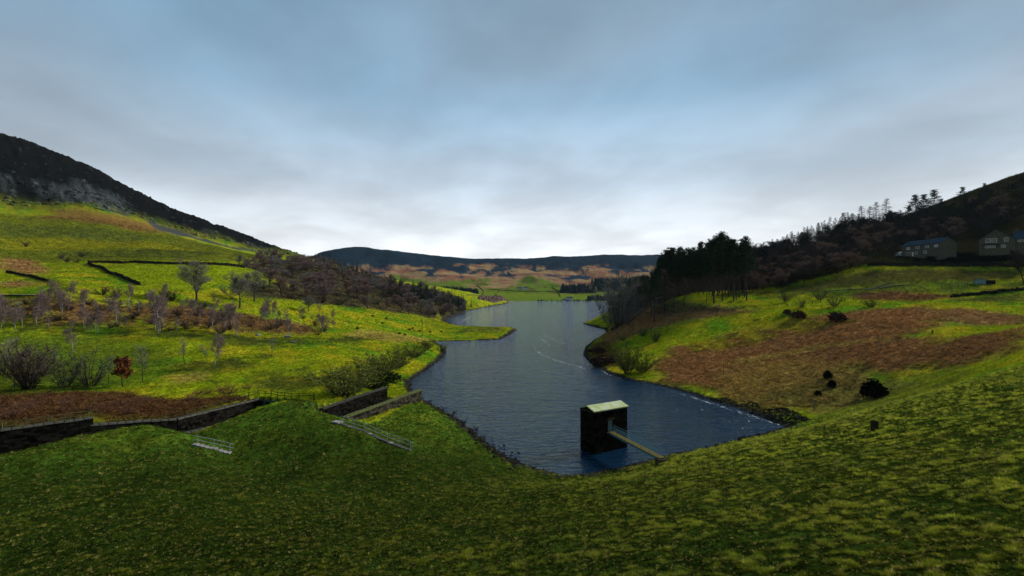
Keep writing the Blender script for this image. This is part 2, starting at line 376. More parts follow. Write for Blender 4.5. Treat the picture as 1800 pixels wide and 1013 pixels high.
def ground_material():
    m = bpy.data.materials.new('ground'); m.use_nodes = True; nt = m.node_tree; N = nt.nodes; L = nt.links
    b = N['Principled BSDF']; b.inputs['Roughness'].default_value = 1.0; b.inputs['Specular IOR Level'].default_value = 0.0
    at_ = N.new('ShaderNodeAttribute'); at_.attribute_name = 'soil_colour'
    tc = N.new('ShaderNodeTexCoord')
    def nz(s, d=5, r=.6):
        n = N.new('ShaderNodeTexNoise'); n.inputs['Scale'].default_value = s; n.inputs['Detail'].default_value = d; n.inputs['Roughness'].default_value = r
        L.new(tc.outputs['Object'], n.inputs[0]); return n.outputs[0]
    def rng(v, a, b_, c, d):
        n = N.new('ShaderNodeMapRange'); L.new(v, n.inputs[0])
        for i, q in enumerate((a, b_, c, d)): n.inputs[i + 1].default_value = q
        return n.outputs[0]
    k1 = rng(nz(.9, 6, .7), .33, .67, .45, 1.5); k2 = rng(nz(.12, 5), .3, .7, .75, 1.25); k3 = rng(nz(7, 4, .7), .3, .7, .7, 1.3)
    def mul(a, c):
        n = N.new('ShaderNodeMath'); n.operation = 'MULTIPLY'; L.new(a, n.inputs[0]); L.new(c, n.inputs[1]); return n.outputs[0]
    k = mul(mul(mul(k1, k2), k3), rng(nz(.33, 5, .65), .3, .7, .7, 1.3))
    vm = N.new('ShaderNodeVectorMath'); vm.operation = 'SCALE'; L.new(at_.outputs['Vector'], vm.inputs[0]); L.new(k, vm.inputs['Scale'])
    L.new(vm.outputs[0], b.inputs['Base Color'])
    bp = N.new('ShaderNodeBump'); bp.inputs['Strength'].default_value = .8; bp.inputs['Distance'].default_value = .25
    ad = N.new('ShaderNodeMath'); ad.operation = 'ADD'; L.new(nz(1.1, 6, .7), ad.inputs[0]); L.new(nz(5, 4, .7), ad.inputs[1])
    L.new(ad.outputs[0], bp.inputs['Height']); L.new(bp.outputs[0], b.inputs['Normal'])
    return m

def water_material():
    m = bpy.data.materials.new('lake_water'); m.use_nodes = True; nt = m.node_tree; N = nt.nodes; L = nt.links
    b = N['Principled BSDF']; b.inputs['Base Color'].default_value = (.003, .018, .042, 1)
    b.inputs['Roughness'].default_value = .06; b.inputs['IOR'].default_value = 1.33
    tc = N.new('ShaderNodeTexCoord')
    def wave(scale, stretch, rot, det):
        mp = N.new('ShaderNodeMapping'); mp.inputs['Rotation'].default_value = (0, 0, rot); mp.inputs['Scale'].default_value = (1, stretch, 1)
        L.new(tc.outputs['Object'], mp.inputs[0]); n = N.new('ShaderNodeTexNoise'); n.inputs['Scale'].default_value = scale
        n.inputs['Detail'].default_value = det; n.inputs['Roughness'].default_value = .55; n.inputs['Distortion'].default_value = .6
        L.new(mp.outputs[0], n.inputs[0]); return n.outputs[0]
    def mm(op, a, c):
        n = N.new('ShaderNodeMath'); n.operation = op
        for i, q in enumerate((a, c)):
            if isinstance(q, float): n.inputs[i].default_value = q
            else: L.new(q, n.inputs[i])
        return n.outputs[0]
    h = mm('ADD', mm('MULTIPLY', wave(.075, 3.0, .12, 4), .75), mm('MULTIPLY', wave(.36, 2.6, -.12, 4), .50))
    h = mm('ADD', h, mm('MULTIPLY', wave(1.7, 2.0, .2, 2), .09))
    bp = N.new('ShaderNodeBump'); bp.inputs['Strength'].default_value = 1.0; bp.inputs['Distance'].default_value = 1.0
    L.new(h, bp.inputs['Height']); L.new(bp.outputs[0], b.inputs['Normal'])
    return m

# ------------------------------------------------------------------ the ground sheet
def c_(*v): return np.array(v, float)
G_LAWN = c_(.060, .120, .010); G_LAWN2 = c_(.125, .165, .012); G_FIELD = c_(.185, .235, .006); G_FIELD2 = c_(.300, .270, .010); G_GREEN = c_(.095, .205, .008)
G_BRACK = c_(.300, .145, .050); G_BRACK2 = c_(.300, .165, .062); G_STRAW = c_(.36, .27, .060); G_DARK = c_(.016, .016, .010); G_OLIVE = c_(.045, .058, .012)
G_ROCK = c_(.006, .006, .0065); G_SCREE = c_(.046, .053, .054); G_MOOR = c_(.008, .020, .033); G_FBRACK = c_(.185, .082, .052); G_FTAN = c_(.240, .155, .075); G_FGREEN = c_(.092, .142, .014)
G_LITTER = c_(.035, .024, .018); G_STONE = c_(.030, .028, .024)

def build_ground():
    X, Y, Z, a = GX, GY, GZ, GA
    lawn, sd, crag, r = a['lawn'], a['sd'], a['crag'], a['r']
    n1 = fbm(X / 14, Y / 14, 5, 41); n2 = fbm(X / 4, Y / 4, 4, 42); n3 = fbm(X / 60, Y / 60, 4, 43); n4 = fbm(X / 1.3, Y / 1.3, 3, 44)
    C = np.zeros(X.shape + (3,))
    def mix(C, col, w): w = np.clip(w, 0, 1)[..., None]; return C * (1 - w) + col * w
    C[:] = G_FIELD
    C = mix(C, G_FIELD2, sstep(-.15, .35, n1 + n2 * .5)); C = mix(C, G_GREEN, sstep(.05, .4, fbm(X / 22, Y / 22, 4, 45) + n2 * .3))
    C = mix(C, G_OLIVE, sstep(.30, .55, fbm(X / 9, Y / 5, 4, 46) + n2 * .4) * .8 * sstep(90, 120, r))
    def region(C, poly, col, soft=3.0, wob=5.0, w=1.0, seed=0, brk=0.0):
        P = np.array(poly); lo = P.min(0) - 40; hi = P.max(0) + 40
        k = (X > lo[0]) & (X < hi[0]) & (Y > lo[1]) & (Y < hi[1])
        if not k.any(): return C
        x, y = X[k], Y[k]
        d = poly_sd(x, y, P) + fbm(x / (wob * 2.2), y / (wob * 2.2), 5, 60 + seed, .6) * wob * 1.6
        ww = sstep(-soft, soft, d) * w
        if brk: ww = ww * sstep(-brk, brk * .6, fbm(x / 7, y / 7, 4, 90 + seed) + .12)
        Ck = C[k]; C[k] = Ck * (1 - ww[:, None]) + np.asarray(col) * ww[:, None]
        return C
    # right bank: bracken, straw and green
    C = region(C, hits((1085, 560), (1180, 548), (1280, 545), (1330, 547), (1240, 560), (1130, 585), (1085, 600), (1050, 610)), G_BRACK2 * .8, seed=1, wob=3)
    C = region(C, hits((1150, 650), (1190, 610), (1270, 592), (1370, 570), (1420, 558), (1620, 542), (1680, 552), (1620, 585), (1500, 605), (1340, 630), (1300, 645), (1280, 690), (1180, 676)), G_BRACK, seed=2, wob=5, soft=5)
    C = region(C, hits((1180, 640), (1290, 632), (1420, 606), (1540, 592), (1640, 600), (1720, 620), (1700, 640), (1560, 650), (1380, 645), (1280, 670)), G_BRACK * .9, seed=3, wob=6, soft=5)
    C = region(C, hits((1600, 546), (1700, 544), (1800, 555), (1800, 570), (1700, 570), (1640, 556)), G_BRACK2, seed=4, wob=2.5)
    C = region(C, hits((1640, 606), (1720, 590), (1800, 578), (1800, 612), (1720, 630), (1650, 640)), G_BRACK * .8, seed=5, wob=5, soft=4)
    C = region(C, hits((1180, 606), (1300, 574), (1420, 556), (1500, 566), (1380, 590), (1240, 620)), G_FIELD2 * .8, seed=16, wob=4, soft=3, w=.8, brk=.25)
    C = region(C, hits((1290, 634), (1420, 610), (1560, 596), (1570, 600), (1430, 618), (1300, 640)), G_STRAW, seed=17, wob=.8, soft=.8, w=.7)
    C = region(C, hits((1250, 690), (1290, 640), (1420, 632), (1520, 650), (1560, 660), (1560, 700), (1450, 725), (1340, 715)), c_(.310, .195, .048), seed=6, wob=6, soft=5, w=.92)
    C = region(C, hits((1340, 700), (1420, 680), (1560, 670), (1700, 640), (1720, 655), (1560, 710), (1440, 730)), G_OLIVE * 1.5, seed=7, wob=3, w=.6, brk=.4)
    C = region(C, hits((1120, 540), (1190, 530), (1250, 540), (1330, 538), (1280, 550), (1160, 560)), G_DARK * 2.5, seed=8, wob=2, w=.8)
    C = region(C, hits((1040, 605), (1080, 600), (1100, 640), (1060, 650), (1035, 630)), G_BRACK * .35, seed=9, wob=3, w=.85)
    C = region(C, hits((1320, 515), (1500, 480), (1800, 472), (1800, 490), (1600, 497), (1450, 512)), G_OLIVE * .8 + G_BRACK * .12, seed=10, wob=4, soft=4, w=.95)
    C = region(C, hits((1330, 525), (1480, 500), (1620, 496), (1800, 492), (1800, 512), (1660, 522), (1480, 524)), G_OLIVE * 1.2, seed=18, wob=5, soft=4, w=.75, brk=.3)
    C = region(C, hits((1490, 520), (1570, 513), (1680, 520), (1640, 528), (1520, 528)), G_BRACK * .6, seed=11, wob=1.5)
    C = region(C, hits((1670, 525), (1800, 515), (1800, 530), (1670, 530)), G_DARK * 2, seed=12, wob=2, w=.7)
    # upper right hillside: wood floor and heather, with shade put into the darkened colours
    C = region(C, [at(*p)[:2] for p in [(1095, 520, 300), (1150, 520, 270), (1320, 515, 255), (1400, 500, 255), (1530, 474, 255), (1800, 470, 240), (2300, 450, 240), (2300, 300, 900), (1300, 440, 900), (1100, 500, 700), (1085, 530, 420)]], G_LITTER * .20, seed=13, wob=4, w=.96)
    C = region(C, hits((1560, 455), (1700, 450), (1800, 440), (1800, 466), (1560, 466)), G_OLIVE * .4, seed=14, wob=2, w=.7)
    # left field
    C = region(C, [(-140, 60)] + [at(*p)[:2] for p in [(0, 757, 84), (150, 738, 91), (300, 738, 96), (440, 705, 114), (400, 700, 116), (300, 705, 112), (150, 690, 115), (0, 690, 112)]] + [(-170, 100)], G_BRACK * .33, seed=15, wob=2.5)
    for i, P in enumerate([[(70, 560), (130, 553), (185, 560), (180, 570), (90, 572)], [(0, 540), (90, 528), (180, 540), (280, 545), (300, 556), (150, 556), (0, 556)],
                           [(240, 545), (330, 540), (420, 552), (500, 565), (560, 575), (540, 585), (420, 580), (300, 568)], [(0, 450), (60, 452), (88, 475), (50, 482), (0, 476)], [(0, 495), (50, 495), (60, 505), (0, 503)]]):
        C = region(C, hits(*P), G_BRACK2 * (.72 if i < 3 else 1.0), seed=20 + i, wob=6, soft=5, w=.95)
    for i, P in enumerate([[(0, 565), (120, 572), (250, 580), (380, 585), (500, 598), (500, 606), (330, 596), (150, 586), (0, 584)], [(280, 640), (400, 630), (470, 625), (470, 645), (330, 660)], [(0, 600), (60, 610), (130, 650), (150, 690), (0, 690)],
                           [(400, 590), (560, 595), (640, 592), (640, 604), (500, 610), (400, 606)], [(600, 592), (680, 588), (680, 596), (610, 602)], [(450, 655), (520, 652), (570, 665), (600, 685), (520, 690), (450, 680)], [(40, 485), (90, 488), (130, 510), (180, 516), (120, 520), (80, 505)], [(820, 577), (895, 578), (880, 586), (800, 586)]]):
        C = region(C, hits(*P), G_OLIVE * (1.0 if i != 7 else 1.5), seed=30 + i, wob=4, soft=3, w=.8, brk=.35)
    C = region(C, hits((0, 530), (120, 530), (260, 540), (400, 552), (560, 576), (560, 592), (400, 584), (220, 572), (0, 566)), G_BRACK2 * .55, seed=56, wob=7, soft=5, w=.8, brk=.22)
    C = region(C, hits((640, 580), (720, 590), (760, 597), (700, 602), (600, 590)), G_STRAW * .9, seed=40, wob=2.5, w=.7)
    C = region(C, hits((0, 592), (160, 590), (300, 610), (290, 650), (180, 690), (0, 690)), c_(.085, .130, .010), seed=59, wob=6, soft=6, w=.75)
    C = region(C, hits((300, 660), (360, 655), (365, 668), (310, 675)), G_STRAW * .8, seed=41, wob=2, w=.7)
    C = region(C, hits((160, 466), (420, 470), (520, 490), (440, 500), (300, 512), (250, 500)), G_FIELD * 1.02, seed=42, wob=1.0, soft=1.0)
    C = region(C, hits((0, 372), (100, 380), (250, 395), (400, 438), (490, 452), (430, 460), (250, 459), (140, 460), (0, 452)) + [(-520, 330)], c_(.105, .120, .010), seed=43, wob=12, soft=10, w=.92)
    C = region(C, hits((0, 420), (120, 415), (260, 425), (380, 445), (200, 436), (0, 436)), G_FIELD2 * .75, seed=58, wob=10, soft=8, w=.7, brk=.3)
    C = region(C, hits((0, 392), (150, 400), (280, 420), (240, 428), (100, 420), (0, 412)), G_OLIVE * 1.3, seed=44, wob=12, soft=8, w=.7, brk=.3)
    C = region(C, hits((100, 445), (250, 438), (400, 447), (330, 455), (150, 456)), G_OLIVE, seed=45, wob=6, w=.7, brk=.3)
    C = region(C, hits((100, 372), (230, 385), (350, 412), (250, 408), (60, 385)), G_BRACK * .55, seed=46, wob=12, soft=10, w=.8)
    # the wood on the left slope
    C = region(C, [at(*p)[:2] for p in [(400, 475, 420), (520, 495, 345), (420, 515, 290), (430, 535, 265), (560, 545, 300), (700, 548, 370), (790, 545, 460), (825, 540, 560), (815, 525, 760), (700, 500, 800), (560, 458, 800), (480, 452, 640)]], G_LITTER * 1.3, seed=47, wob=8, soft=5, w=.9)
    # crag and scree on the left hill
    C = mix(C, G_ROCK, crag)
    heath = sstep(0, 30, poly_sd(X, Y, CRAG) + 28 + n3 * 40) * (1 - crag)
    C = mix(C, G_DARK * 1.6, heath * .6)
    for i, P in enumerate([[(60, 350, 640), (200, 335, 690), (215, 365, 640), (100, 372, 610)], [(130, 330, 690), (225, 345, 700), (225, 372, 650), (130, 365, 650)], [(250, 388, 660), (350, 408, 690), (430, 430, 735), (480, 446, 770), (400, 440, 690), (300, 418, 640)], [(330, 390, 730), (480, 440, 800), (430, 428, 770)], [(0, 345, 620), (30, 345, 630), (20, 360, 600), (0, 362, 595)]]):
        C = region(C, [at(*p)[:2] for p in P], G_SCREE * (1.0 if i != 3 else .8), seed=50 + i, wob=14, soft=8, w=.95, brk=.25 if i != 2 else 0.0)
    # the head of the valley
    bear = np.arctan2(X, Y); head = sstep(-.43, -.40, bear) * (1 - sstep(.6, .65, bear)); fz = sstep(1150, 1350, r) * head
    hh = Z + n3 * 14 + fbm(X / 150, Y / 420, 5, 70, .6) * 52
    F = np.zeros_like(C); F[:] = G_FGREEN
    F = mix(F, G_FGREEN * .55, sstep(0, .12, fbm(X / 60, Y / 150, 3, 71))); F = mix(F, G_FTAN * .55, sstep(.1, .25, fbm(X / 45, Y / 110, 4, 75)) * .7)
    F = mix(F, G_FTAN, sstep(40, 54, hh)); F = mix(F, G_FBRACK, sstep(40, 54, hh) * sstep(-.02, .14, fbm(X / 110, Y / 80, 5, 72)))
    F = mix(F, G_MOOR * 1.3, sstep(56, 70, hh) * sstep(.02, .12, fbm(X / 70, Y / 160, 5, 73, .6)))
    F = mix(F, G_MOOR, sstep(100, 116, hh + fbm(X / 90, Y / 200, 5, 74, .65) * 40))
    C = mix(C, G_DARK, sstep(1000, 1100, r) * (1 - head) * .9)
    C = mix(C, F, fz)
    lowf = sstep(1000, 1060, r) * (1 - fz) * head
    C = mix(C, G_FGREEN, lowf * .9)
    # mown dam face and mound
    Lw = np.zeros_like(C); Lw[:] = G_LAWN
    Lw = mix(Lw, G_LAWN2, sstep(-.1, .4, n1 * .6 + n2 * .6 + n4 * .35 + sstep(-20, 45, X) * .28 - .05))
    Lw = mix(Lw, G_LAWN * .55, sstep(.12, .45, fbm(X / 2.3, Y / 2.3, 4, 48))); Lw = mix(Lw, c_(.012, .020, .004), .82 * (1 - sstep(70, 110, r)))  # dark layer below near tufts: shade of their gaps put into the ground
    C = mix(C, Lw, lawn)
    # wet stone edge, channel beds
    C = mix(C, G_STONE, (1 - sstep(.8, 2.0, sd - np.clip(r / 400, 0, .8) + n2 * .8)) * (r < 1000))
    for Q in (CH_A, CH_B): C = mix(C, G_STONE * .6, sstep(-.8, .1, poly_sd(X, Y, Q)))
    m, n = X.shape
    V = np.stack([X, Y, Z], -1).reshape(-1, 3)
    idx = np.arange(m * n).reshape(m, n)
    q = np.stack([idx[:-1, :-1], idx[:-1, 1:], idx[1:, 1:], idx[1:, :-1]], -1).reshape(-1, 4)[:, ::-1]
    # skip the duplicated seam: bearing -180 and 180 meet behind the camera
    me = bpy.data.meshes.new('ground')
    me.vertices.add(len(V)); me.vertices.foreach_set('co', V.ravel())
    me.loops.add(q.size); me.loops.foreach_set('vertex_index', q.ravel().astype(np.int32))
    me.polygons.add(len(q)); me.polygons.foreach_set('loop_start', np.arange(0, q.size, 4, dtype=np.int32))
    me.polygons.foreach_set('use_smooth', np.ones(len(q), bool))
    me.update(calc_edges=True); me.validate()
    ca = me.attributes.new('soil_colour', 'FLOAT_VECTOR', 'POINT'); ca.data.foreach_set('vector', np.clip(C, .002, .6).reshape(-1).astype(np.float32))
    me.materials.append(ground_material())
    o = link('ground', me); tag(o, 'grassy valley floor, dam face and moorland hills round the lake', kind='structure')
    return C
GC = build_ground()

# water sheet
mb = MB(); mb.add([(-700, 20, 0), (700, 20, 0), (700, 1250, 0), (-700, 1250, 0)], [(0, 1, 2, 3)])
tag(mb.build('lake_water', water_material()), 'dark blue rippled lake filling the valley', kind='structure')


# ------------------------------------------------------------------ materials of the things
M_BARK = mat('bark_brown', (.030, .024, .020), .95, .4, 2)
M_BARKG = mat('bark_grey', (.055, .050, .045), .95, .4, 2)
M_BIRCH = mat('birch_bark', (.06, .055, .05), .8, .3, 2.5, col2=(.55, .52, .46))
M_PINEB = mat('pine_bark', (.055, .045, .042), .95, .4, 1.5)
M_TW_PURP = mat('twigs_purple', (.185, .130, .122), .9, .3, .5, island=.4)
M_TW_GREY = mat('twigs_grey', (.175, .160, .135), .9, .3, .5, island=.4)
M_TW_BROWN = mat('twigs_brown', (.185, .120, .095), .9, .3, .5, island=.4)
M_TW_DARK = mat('twigs_dark', (.052, .040, .035), .9, .3, .5, island=.4)
M_TW_OLIVE = mat('twigs_olive', (.120, .130, .030), .9, .3, .5, island=.45)
M_TW_RED = mat('leaves_russet', (.150, .055, .022), .9, .3, .5, island=.5, trans=.2)
M_NEEDLE = mat('pine_needles', (.018, .035, .015), .9, .35, .4, island=.5)
M_NEEDLE2 = mat('spruce_needles', (.011, .021, .015), .9, .35, .4, island=.5)
M_NEEDLE_F = mat('distant_needles', (.007, .018, .020), .95, .3, .1, island=.4)
M_LEAFDK = mat('evergreen_leaves', (.006, .0075, .004), .8, .3, .8, island=.5)
M_GORSE = mat('gorse_leaves', (.030, .042, .010), .9, .3, .8, island=.5)
M_HEATHER = mat('heather', (.045, .026, .018), .95, .3, .8, island=.5)
M_MASON = mat('gritstone', (.014, .0125, .010), .95, .4, 1.4, col2=(.062, .056, .038), bump=.8, island=.8)
M_MASONDK = mat('dark_gritstone', (.006, .0055, .005), .95, .4, 1.4, col2=(.014, .0125, .009), bump=.8, island=.8)  # gritstone in a much darker tone
M_COPE = mat('coping_stone', (.018, .019, .014), .95, .4, .6, col2=(.105, .105, .085), bump=.5)
M_COPEM = mat('mossy_coping', (.045, .060, .012), .95, .4, 1.2, col2=(.14, .15, .07), bump=.5)
M_ROOFS = mat('mossy_roof_slab', (.30, .38, .10), .9, .3, 1.0, col2=(.55, .56, .45), bump=.3)
M_STEP = mat('step_stone', (.16, .16, .15), .9, .3, 3, col2=(.34, .33, .31), bump=.3)
M_STEPDK = mat('weathered_step', (.050, .050, .048), .9, .3, 3, col2=(.13, .13, .125), bump=.3)
M_RAIL = mat('galvanised_rail', (.36, .40, .42), .5, .12, 4, metal=.0, spec=.5)
M_TEAL = mat('teal_paint', (.055, .170, .210), .5, .2, 4, spec=.5)
M_DECK = mat('rusty_deck', (.130, .095, .022), .85, .4, 2, col2=(.20, .165, .05), bump=.2)
M_DOOR = mat('door_paint', (.13, .17, .16), .7, .25, 4)
M_WOOD = mat('dark_fence_wood', (.014, .012, .008), .9, .4, 4, col2=(.045, .042, .022))
M_WOODM = mat('mossy_fence_wood', (.045, .055, .018), .9, .4, 4, col2=(.11, .115, .06))
M_POLE = mat('pole_wood', (.070, .075, .025), .9, .3, 2, col2=(.15, .15, .06))
M_LOG = mat('bleached_log', (.07, .075, .055), .9, .3, 3, col2=(.20, .20, .15))
M_WIRE = mat('cable', (.03, .03, .032), .6, .1, 5)
M_ROCKD = mat('wet_rock', (.008, .007, .006), .85, .4, 2, col2=(.030, .028, .022), island=.5, bump=.4)
M_ROCKL = mat('scree_rock', (.050, .056, .056), .9, .4, .7, col2=(.15, .165, .165), island=.5)
M_BOULD = mat('pale_boulder', (.09, .10, .11), .9, .3, 2, col2=(.22, .23, .24), bump=.4)
M_FOAM = None

# ------------------------------------------------------------------ plants
def rvec(R, s=1.0): return Vector((R.uniform(-s, s), R.uniform(-s, s), R.uniform(-s, s)))
def ribbon(mb, p, q, w, R, mi=0):
    d = (q - p); n = d.cross(rvec(R)).normalized() * (w / 2)
    mb.add([p - n, p + n, q + n * .4, q - n * .4], [(0, 1, 2, 3)], mi)

def bare_tree(seed, H=10, spread=.42, levels=3, twigs=1500, tw=.045, lean=.0, up=.35, fork=.28, trunk_r=None, leaf=0, low=.3):
    """returns (trunk+limbs builder, twig crown builder)"""
    R = random.Random(seed); A = MB(); B = MB(); tips = []
    r0 = trunk_r or H * .020
    def grow(p, d, L, r, lev):
        pts = [p]; rad = [r]; q = p.copy(); dd = d.copy(); n = 4
        for i in range(n):
            dd = (dd + rvec(R, .16) + Vector((0, 0, up * .12 if lev else 0))).normalized()
            q = q + dd * (L / n); pts.append(q.copy()); rad.append(r * (1 - .62 * (i + 1) / n))
        A.tube(pts, rad, 6 if lev == 0 else (4 if lev == 1 else 3), cap=False)
        if lev >= 1: tips.extend((pts[i], (pts[i] - pts[i - 1]).normalized(), L) for i in range(1, n + 1))
        if lev < levels:
            k = R.randint(8, 11) if lev == 0 else R.randint(4, 5)
            for j in range(k):
                t = (low + (1 - low) * (j + R.random() * .8) / k) if lev == 0 else R.uniform(.25, 1)
                f = min(t * n, n - .001); i = int(f); pp = pts[i].lerp(pts[i + 1], f - i)
                a = R.uniform(0, 6.28) if lev else j * 2.4 + R.uniform(-.4, .4)
                side = Vector((math.cos(a), math.sin(a), R.uniform(.15, .75) + up * .4))
                nd = (dd * fork + side.normalized()).normalized()
                grow(pp, nd, L * (R.uniform(.62, .9) * spread * (1.25 - t * .55) if lev == 0 else R.uniform(.5, .72)), r * (.45 if lev == 0 else .5) * (1.15 - .5 * t), lev + 1)
        return
    grow(Vector((0, 0, -.3)), Vector((lean, 0, 1)).normalized(), H * .80, r0, 0)
    top = max(t[0].z for t in tips)
    for i in range(twigs):
        p, d, L = R.choice(tips)
        dd = (d * .7 + rvec(R, .9) + Vector((0, 0, up))).normalized()
        l = R.uniform(.05, .13) * H
        q = p + dd * l * .55; e = q + (dd + rvec(R, .5)).normalized() * l * .45
        ribbon(B, p, q, tw, R); ribbon(B, q, e, tw * .7, R)
        if leaf and R.random() < leaf:
            for _ in range(4):
                c = e + rvec(R, .25); a = rvec(R, .22); b = rvec(R, .22); B.add([c - a, c + b, c + a, c - b], [(0, 1, 2, 3)])
    return A, B

def needle_clump(mb, c, s, R, n=9, flat=.5, mi=0):
    for _ in range(n):
        p = c + Vector((R.gauss(0, .5), R.gauss(0, .5), R.gauss(0, .5) * flat)) * s
        a = Vector((R.uniform(-1, 1), R.uniform(-1, 1), R.uniform(-.5, .5))) * s * .42; b = Vector((R.uniform(-1, 1), R.uniform(-1, 1), R.uniform(-.2, .9))) * s * .34
        mb.add([p - a, p + b * .6, p + a, p - b], [(0, 1, 2, 3)], mi)
def pine(seed, H=25, crown=.55, width=.17, dens=1.0, lean=0.0):
    R = random.Random(seed); A = MB(); B = MB()
    pts = [Vector((lean * H * (i / 6) ** 1.5 + R.uniform(-.12, .12), R.uniform(-.12, .12), H * i / 6 - (.5 if i == 0 else 0))) for i in range(7)]
    A.tube(pts, [H * .0135 * (1 - .82 * i / 6) for i in range(7)], 6, cap=False)
    def on(t): f = min(t * 6, 5.999); i = int(f); return pts[i].lerp(pts[i + 1], f - i)
    nb = int(52 * dens)
    for j in range(nb):
        t = 1 - crown + crown * (j + R.random()) / nb
        k = (t - (1 - crown)) / crown
        L = H * width * (.55 + .9 * math.sin(min(1, k * 1.15 + .18) * math.pi) ** .8) * R.uniform(.55, 1.15) * (1 - .45 * k)
        a = R.uniform(0, 6.28); d = Vector((math.cos(a), math.sin(a), R.uniform(-.05, .4))); p = on(t); e = p + d * L
        A.tube([p, p.lerp(e, .6) - Vector((0, 0, .1)), e], [H * .0032, H * .002, H * .001], 3, cap=False)
        for s in (.45, .75, 1.0): needle_clump(B, p.lerp(e, s), H * .042, R, 8)
    for t in (.93, .97, 1.0): needle_clump(B, on(t), H * .03, R, 9, 1.2)
    if crown < .75:
        for j in range(8):                                   # dead snags on the bare stem
            p = on(R.uniform(.25, 1 - crown)); a = R.uniform(0, 6.28); A.tube([p, p + Vector((math.cos(a), math.sin(a), -.2)) * R.uniform(.8, 2)], [.05, .02], 3, cap=False)
    return A, B
def larch(seed, H=20, dens=1.0, droop=.12, low=.22, needles=0, wid=.20):
    R = random.Random(seed); A = MB(); B = MB()
    pts = [Vector((R.uniform(-.12, .12) * (i > 0), R.uniform(-.12, .12) * (i > 0), H * i / 6 - (.5 if i == 0 else 0))) for i in range(7)]
    A.tube(pts, [H * .013 * (1 - .88 * i / 6) for i in range(7)], 6, cap=False)
    nb = int(70 * dens)
    for j in range(nb):
        t = low + (1 - low) * (j + R.random()) / nb; f = min(t * 6, 5.999); i = int(f); p = pts[i].lerp(pts[i + 1], f - i)
        L = H * wid * (1.06 - t) ** .75 * R.uniform(.45, 1.1); a = R.uniform(0, 6.28); d = Vector((math.cos(a), math.sin(a), 0))
        m = p + d * L * .5 + Vector((0, 0, -droop * L * .5)); e = p + d * L + Vector((0, 0, L * R.uniform(-.05, .12)))
        A.tube([p, m, e], [H * .0035, H * .0025, H * .001], 3, cap=False)
        for _ in range(int(11 * dens)):
            s = R.uniform(.2, 1); q = p.lerp(m, s * 2) if s < .5 else m.lerp(e, s * 2 - 1)
            ribbon(B, q, q + (rvec(R, .5) + d * .35 + Vector((0, 0, -.25))).normalized() * H * R.uniform(.02, .055), .05 * H / 20, R)
        if needles and R.random() < needles: needle_clump(B, p.lerp(e, R.uniform(.4, 1)), H * .035, R, 7)
    return A, B
def spruce(seed, H=14, wid=.19, n=60):
    R = random.Random(seed); A = MB(); B = MB()
    A.tube([(0, 0, -.5), (0, 0, H * .5), (0, 0, H)], [H * .014, H * .008, H * .002], 5, cap=False)
    for j in range(n):
        t = .06 + .94 * (j + R.random()) / n; p = Vector((0, 0, H * t)); L = H * wid * (1.03 - t) * R.uniform(.6, 1.15)
        a = R.uniform(0, 6.28); d = Vector((math.cos(a), math.sin(a), -.28)); w = Vector((-d.y, d.x, 0)) * L * .42
        for s in (.5, 1.0):
            q = p + d * L * s
            B.add([p + Vector((0, 0, H * .02)), q + w * s + rvec(R, .15), q + d * L * .22 + rvec(R, .1), q - w * s + rvec(R, .15)], [(0, 1, 2, 3)])
            needle_clump(B, q, H * .03, R, 4)
    return A, B
def shrub(seed, H=3, wid=1.0, stems=16, twigs=700, tw=.03, leaf=0.0, ls=.10):
    R = random.Random(seed); A = MB(); B = MB(); tips = []
    for i in range(stems):
        a = R.uniform(0, 6.28); s = R.uniform(.1, 1.0) * wid; p = Vector((math.cos(a) * H * .07, math.sin(a) * H * .07, -.2)); pts = [p]; d = Vector((math.cos(a) * s, math.sin(a) * s, 1)).normalized()
        L = H * R.uniform(.6, 1.05)
        for k in range(4):
            d = (d + rvec(R, .2)).normalized(); p = p + d * L / 4; pts.append(p.copy()); tips.append((p.copy(), d.copy()))
        A.tube(pts, [H * .014, H * .011, H * .008, H * .005, H * .002], 3, cap=False)
    for i in range(twigs):
        p, d = R.choice(tips); e = p + (d * .6 + rvec(R, .8) + Vector((0, 0, .25))).normalized() * H * R.uniform(.08, .28)
        ribbon(B, p, e, tw, R)
        if leaf and R.random() < leaf:
            for _ in range(2):
                c = p.lerp(e, R.uniform(.3, 1)) + rvec(R, ls); u = rvec(R, ls); v = rvec(R, ls); B.add([c - u, c + v, c + u, c - v], [(0, 1, 2, 3)])
    return A, B
def leaf_bush(seed, H=2.5, wid=1.2, n=3200, ls=.16):
    R = random.Random(seed); A = MB(); B = MB()
    for i in range(7):
        a = R.uniform(0, 6.28); A.tube([(0, 0, -.2), (math.cos(a) * H * wid * .2, math.sin(a) * H * wid * .2, H * .4), (math.cos(a) * H * wid * .35, math.sin(a) * H * wid * .35, H * R.uniform(.5, .8))], [H * .02, H * .014, H * .006], 4, cap=False)
    lobes = []
    for k in range(22):
        a = k * 2.4; rr = math.sqrt((k + .5) / 22) * .42 * H * wid; lobes.append((Vector((math.cos(a) * rr, math.sin(a) * rr, H * (.18 + .52 * (1 - (rr / (.45 * H * wid)) ** 2)) * R.uniform(.75, 1.1))), H * R.uniform(.15, .27)))
    for i in range(n):
        c, s = R.choice(lobes); d = Vector((R.gauss(0, 1), R.gauss(0, 1), R.gauss(0, .8))).normalized()
        p = c + d * s * (R.uniform(.5, 1.05) if R.random() < .78 else R.uniform(1.0, 1.75)); p.z = max(p.z, .03); u = rvec(R, ls); v = rvec(R, ls); B.add([p - u, p + v, p + u, p - v], [(0, 1, 2, 3)])
    return A, B

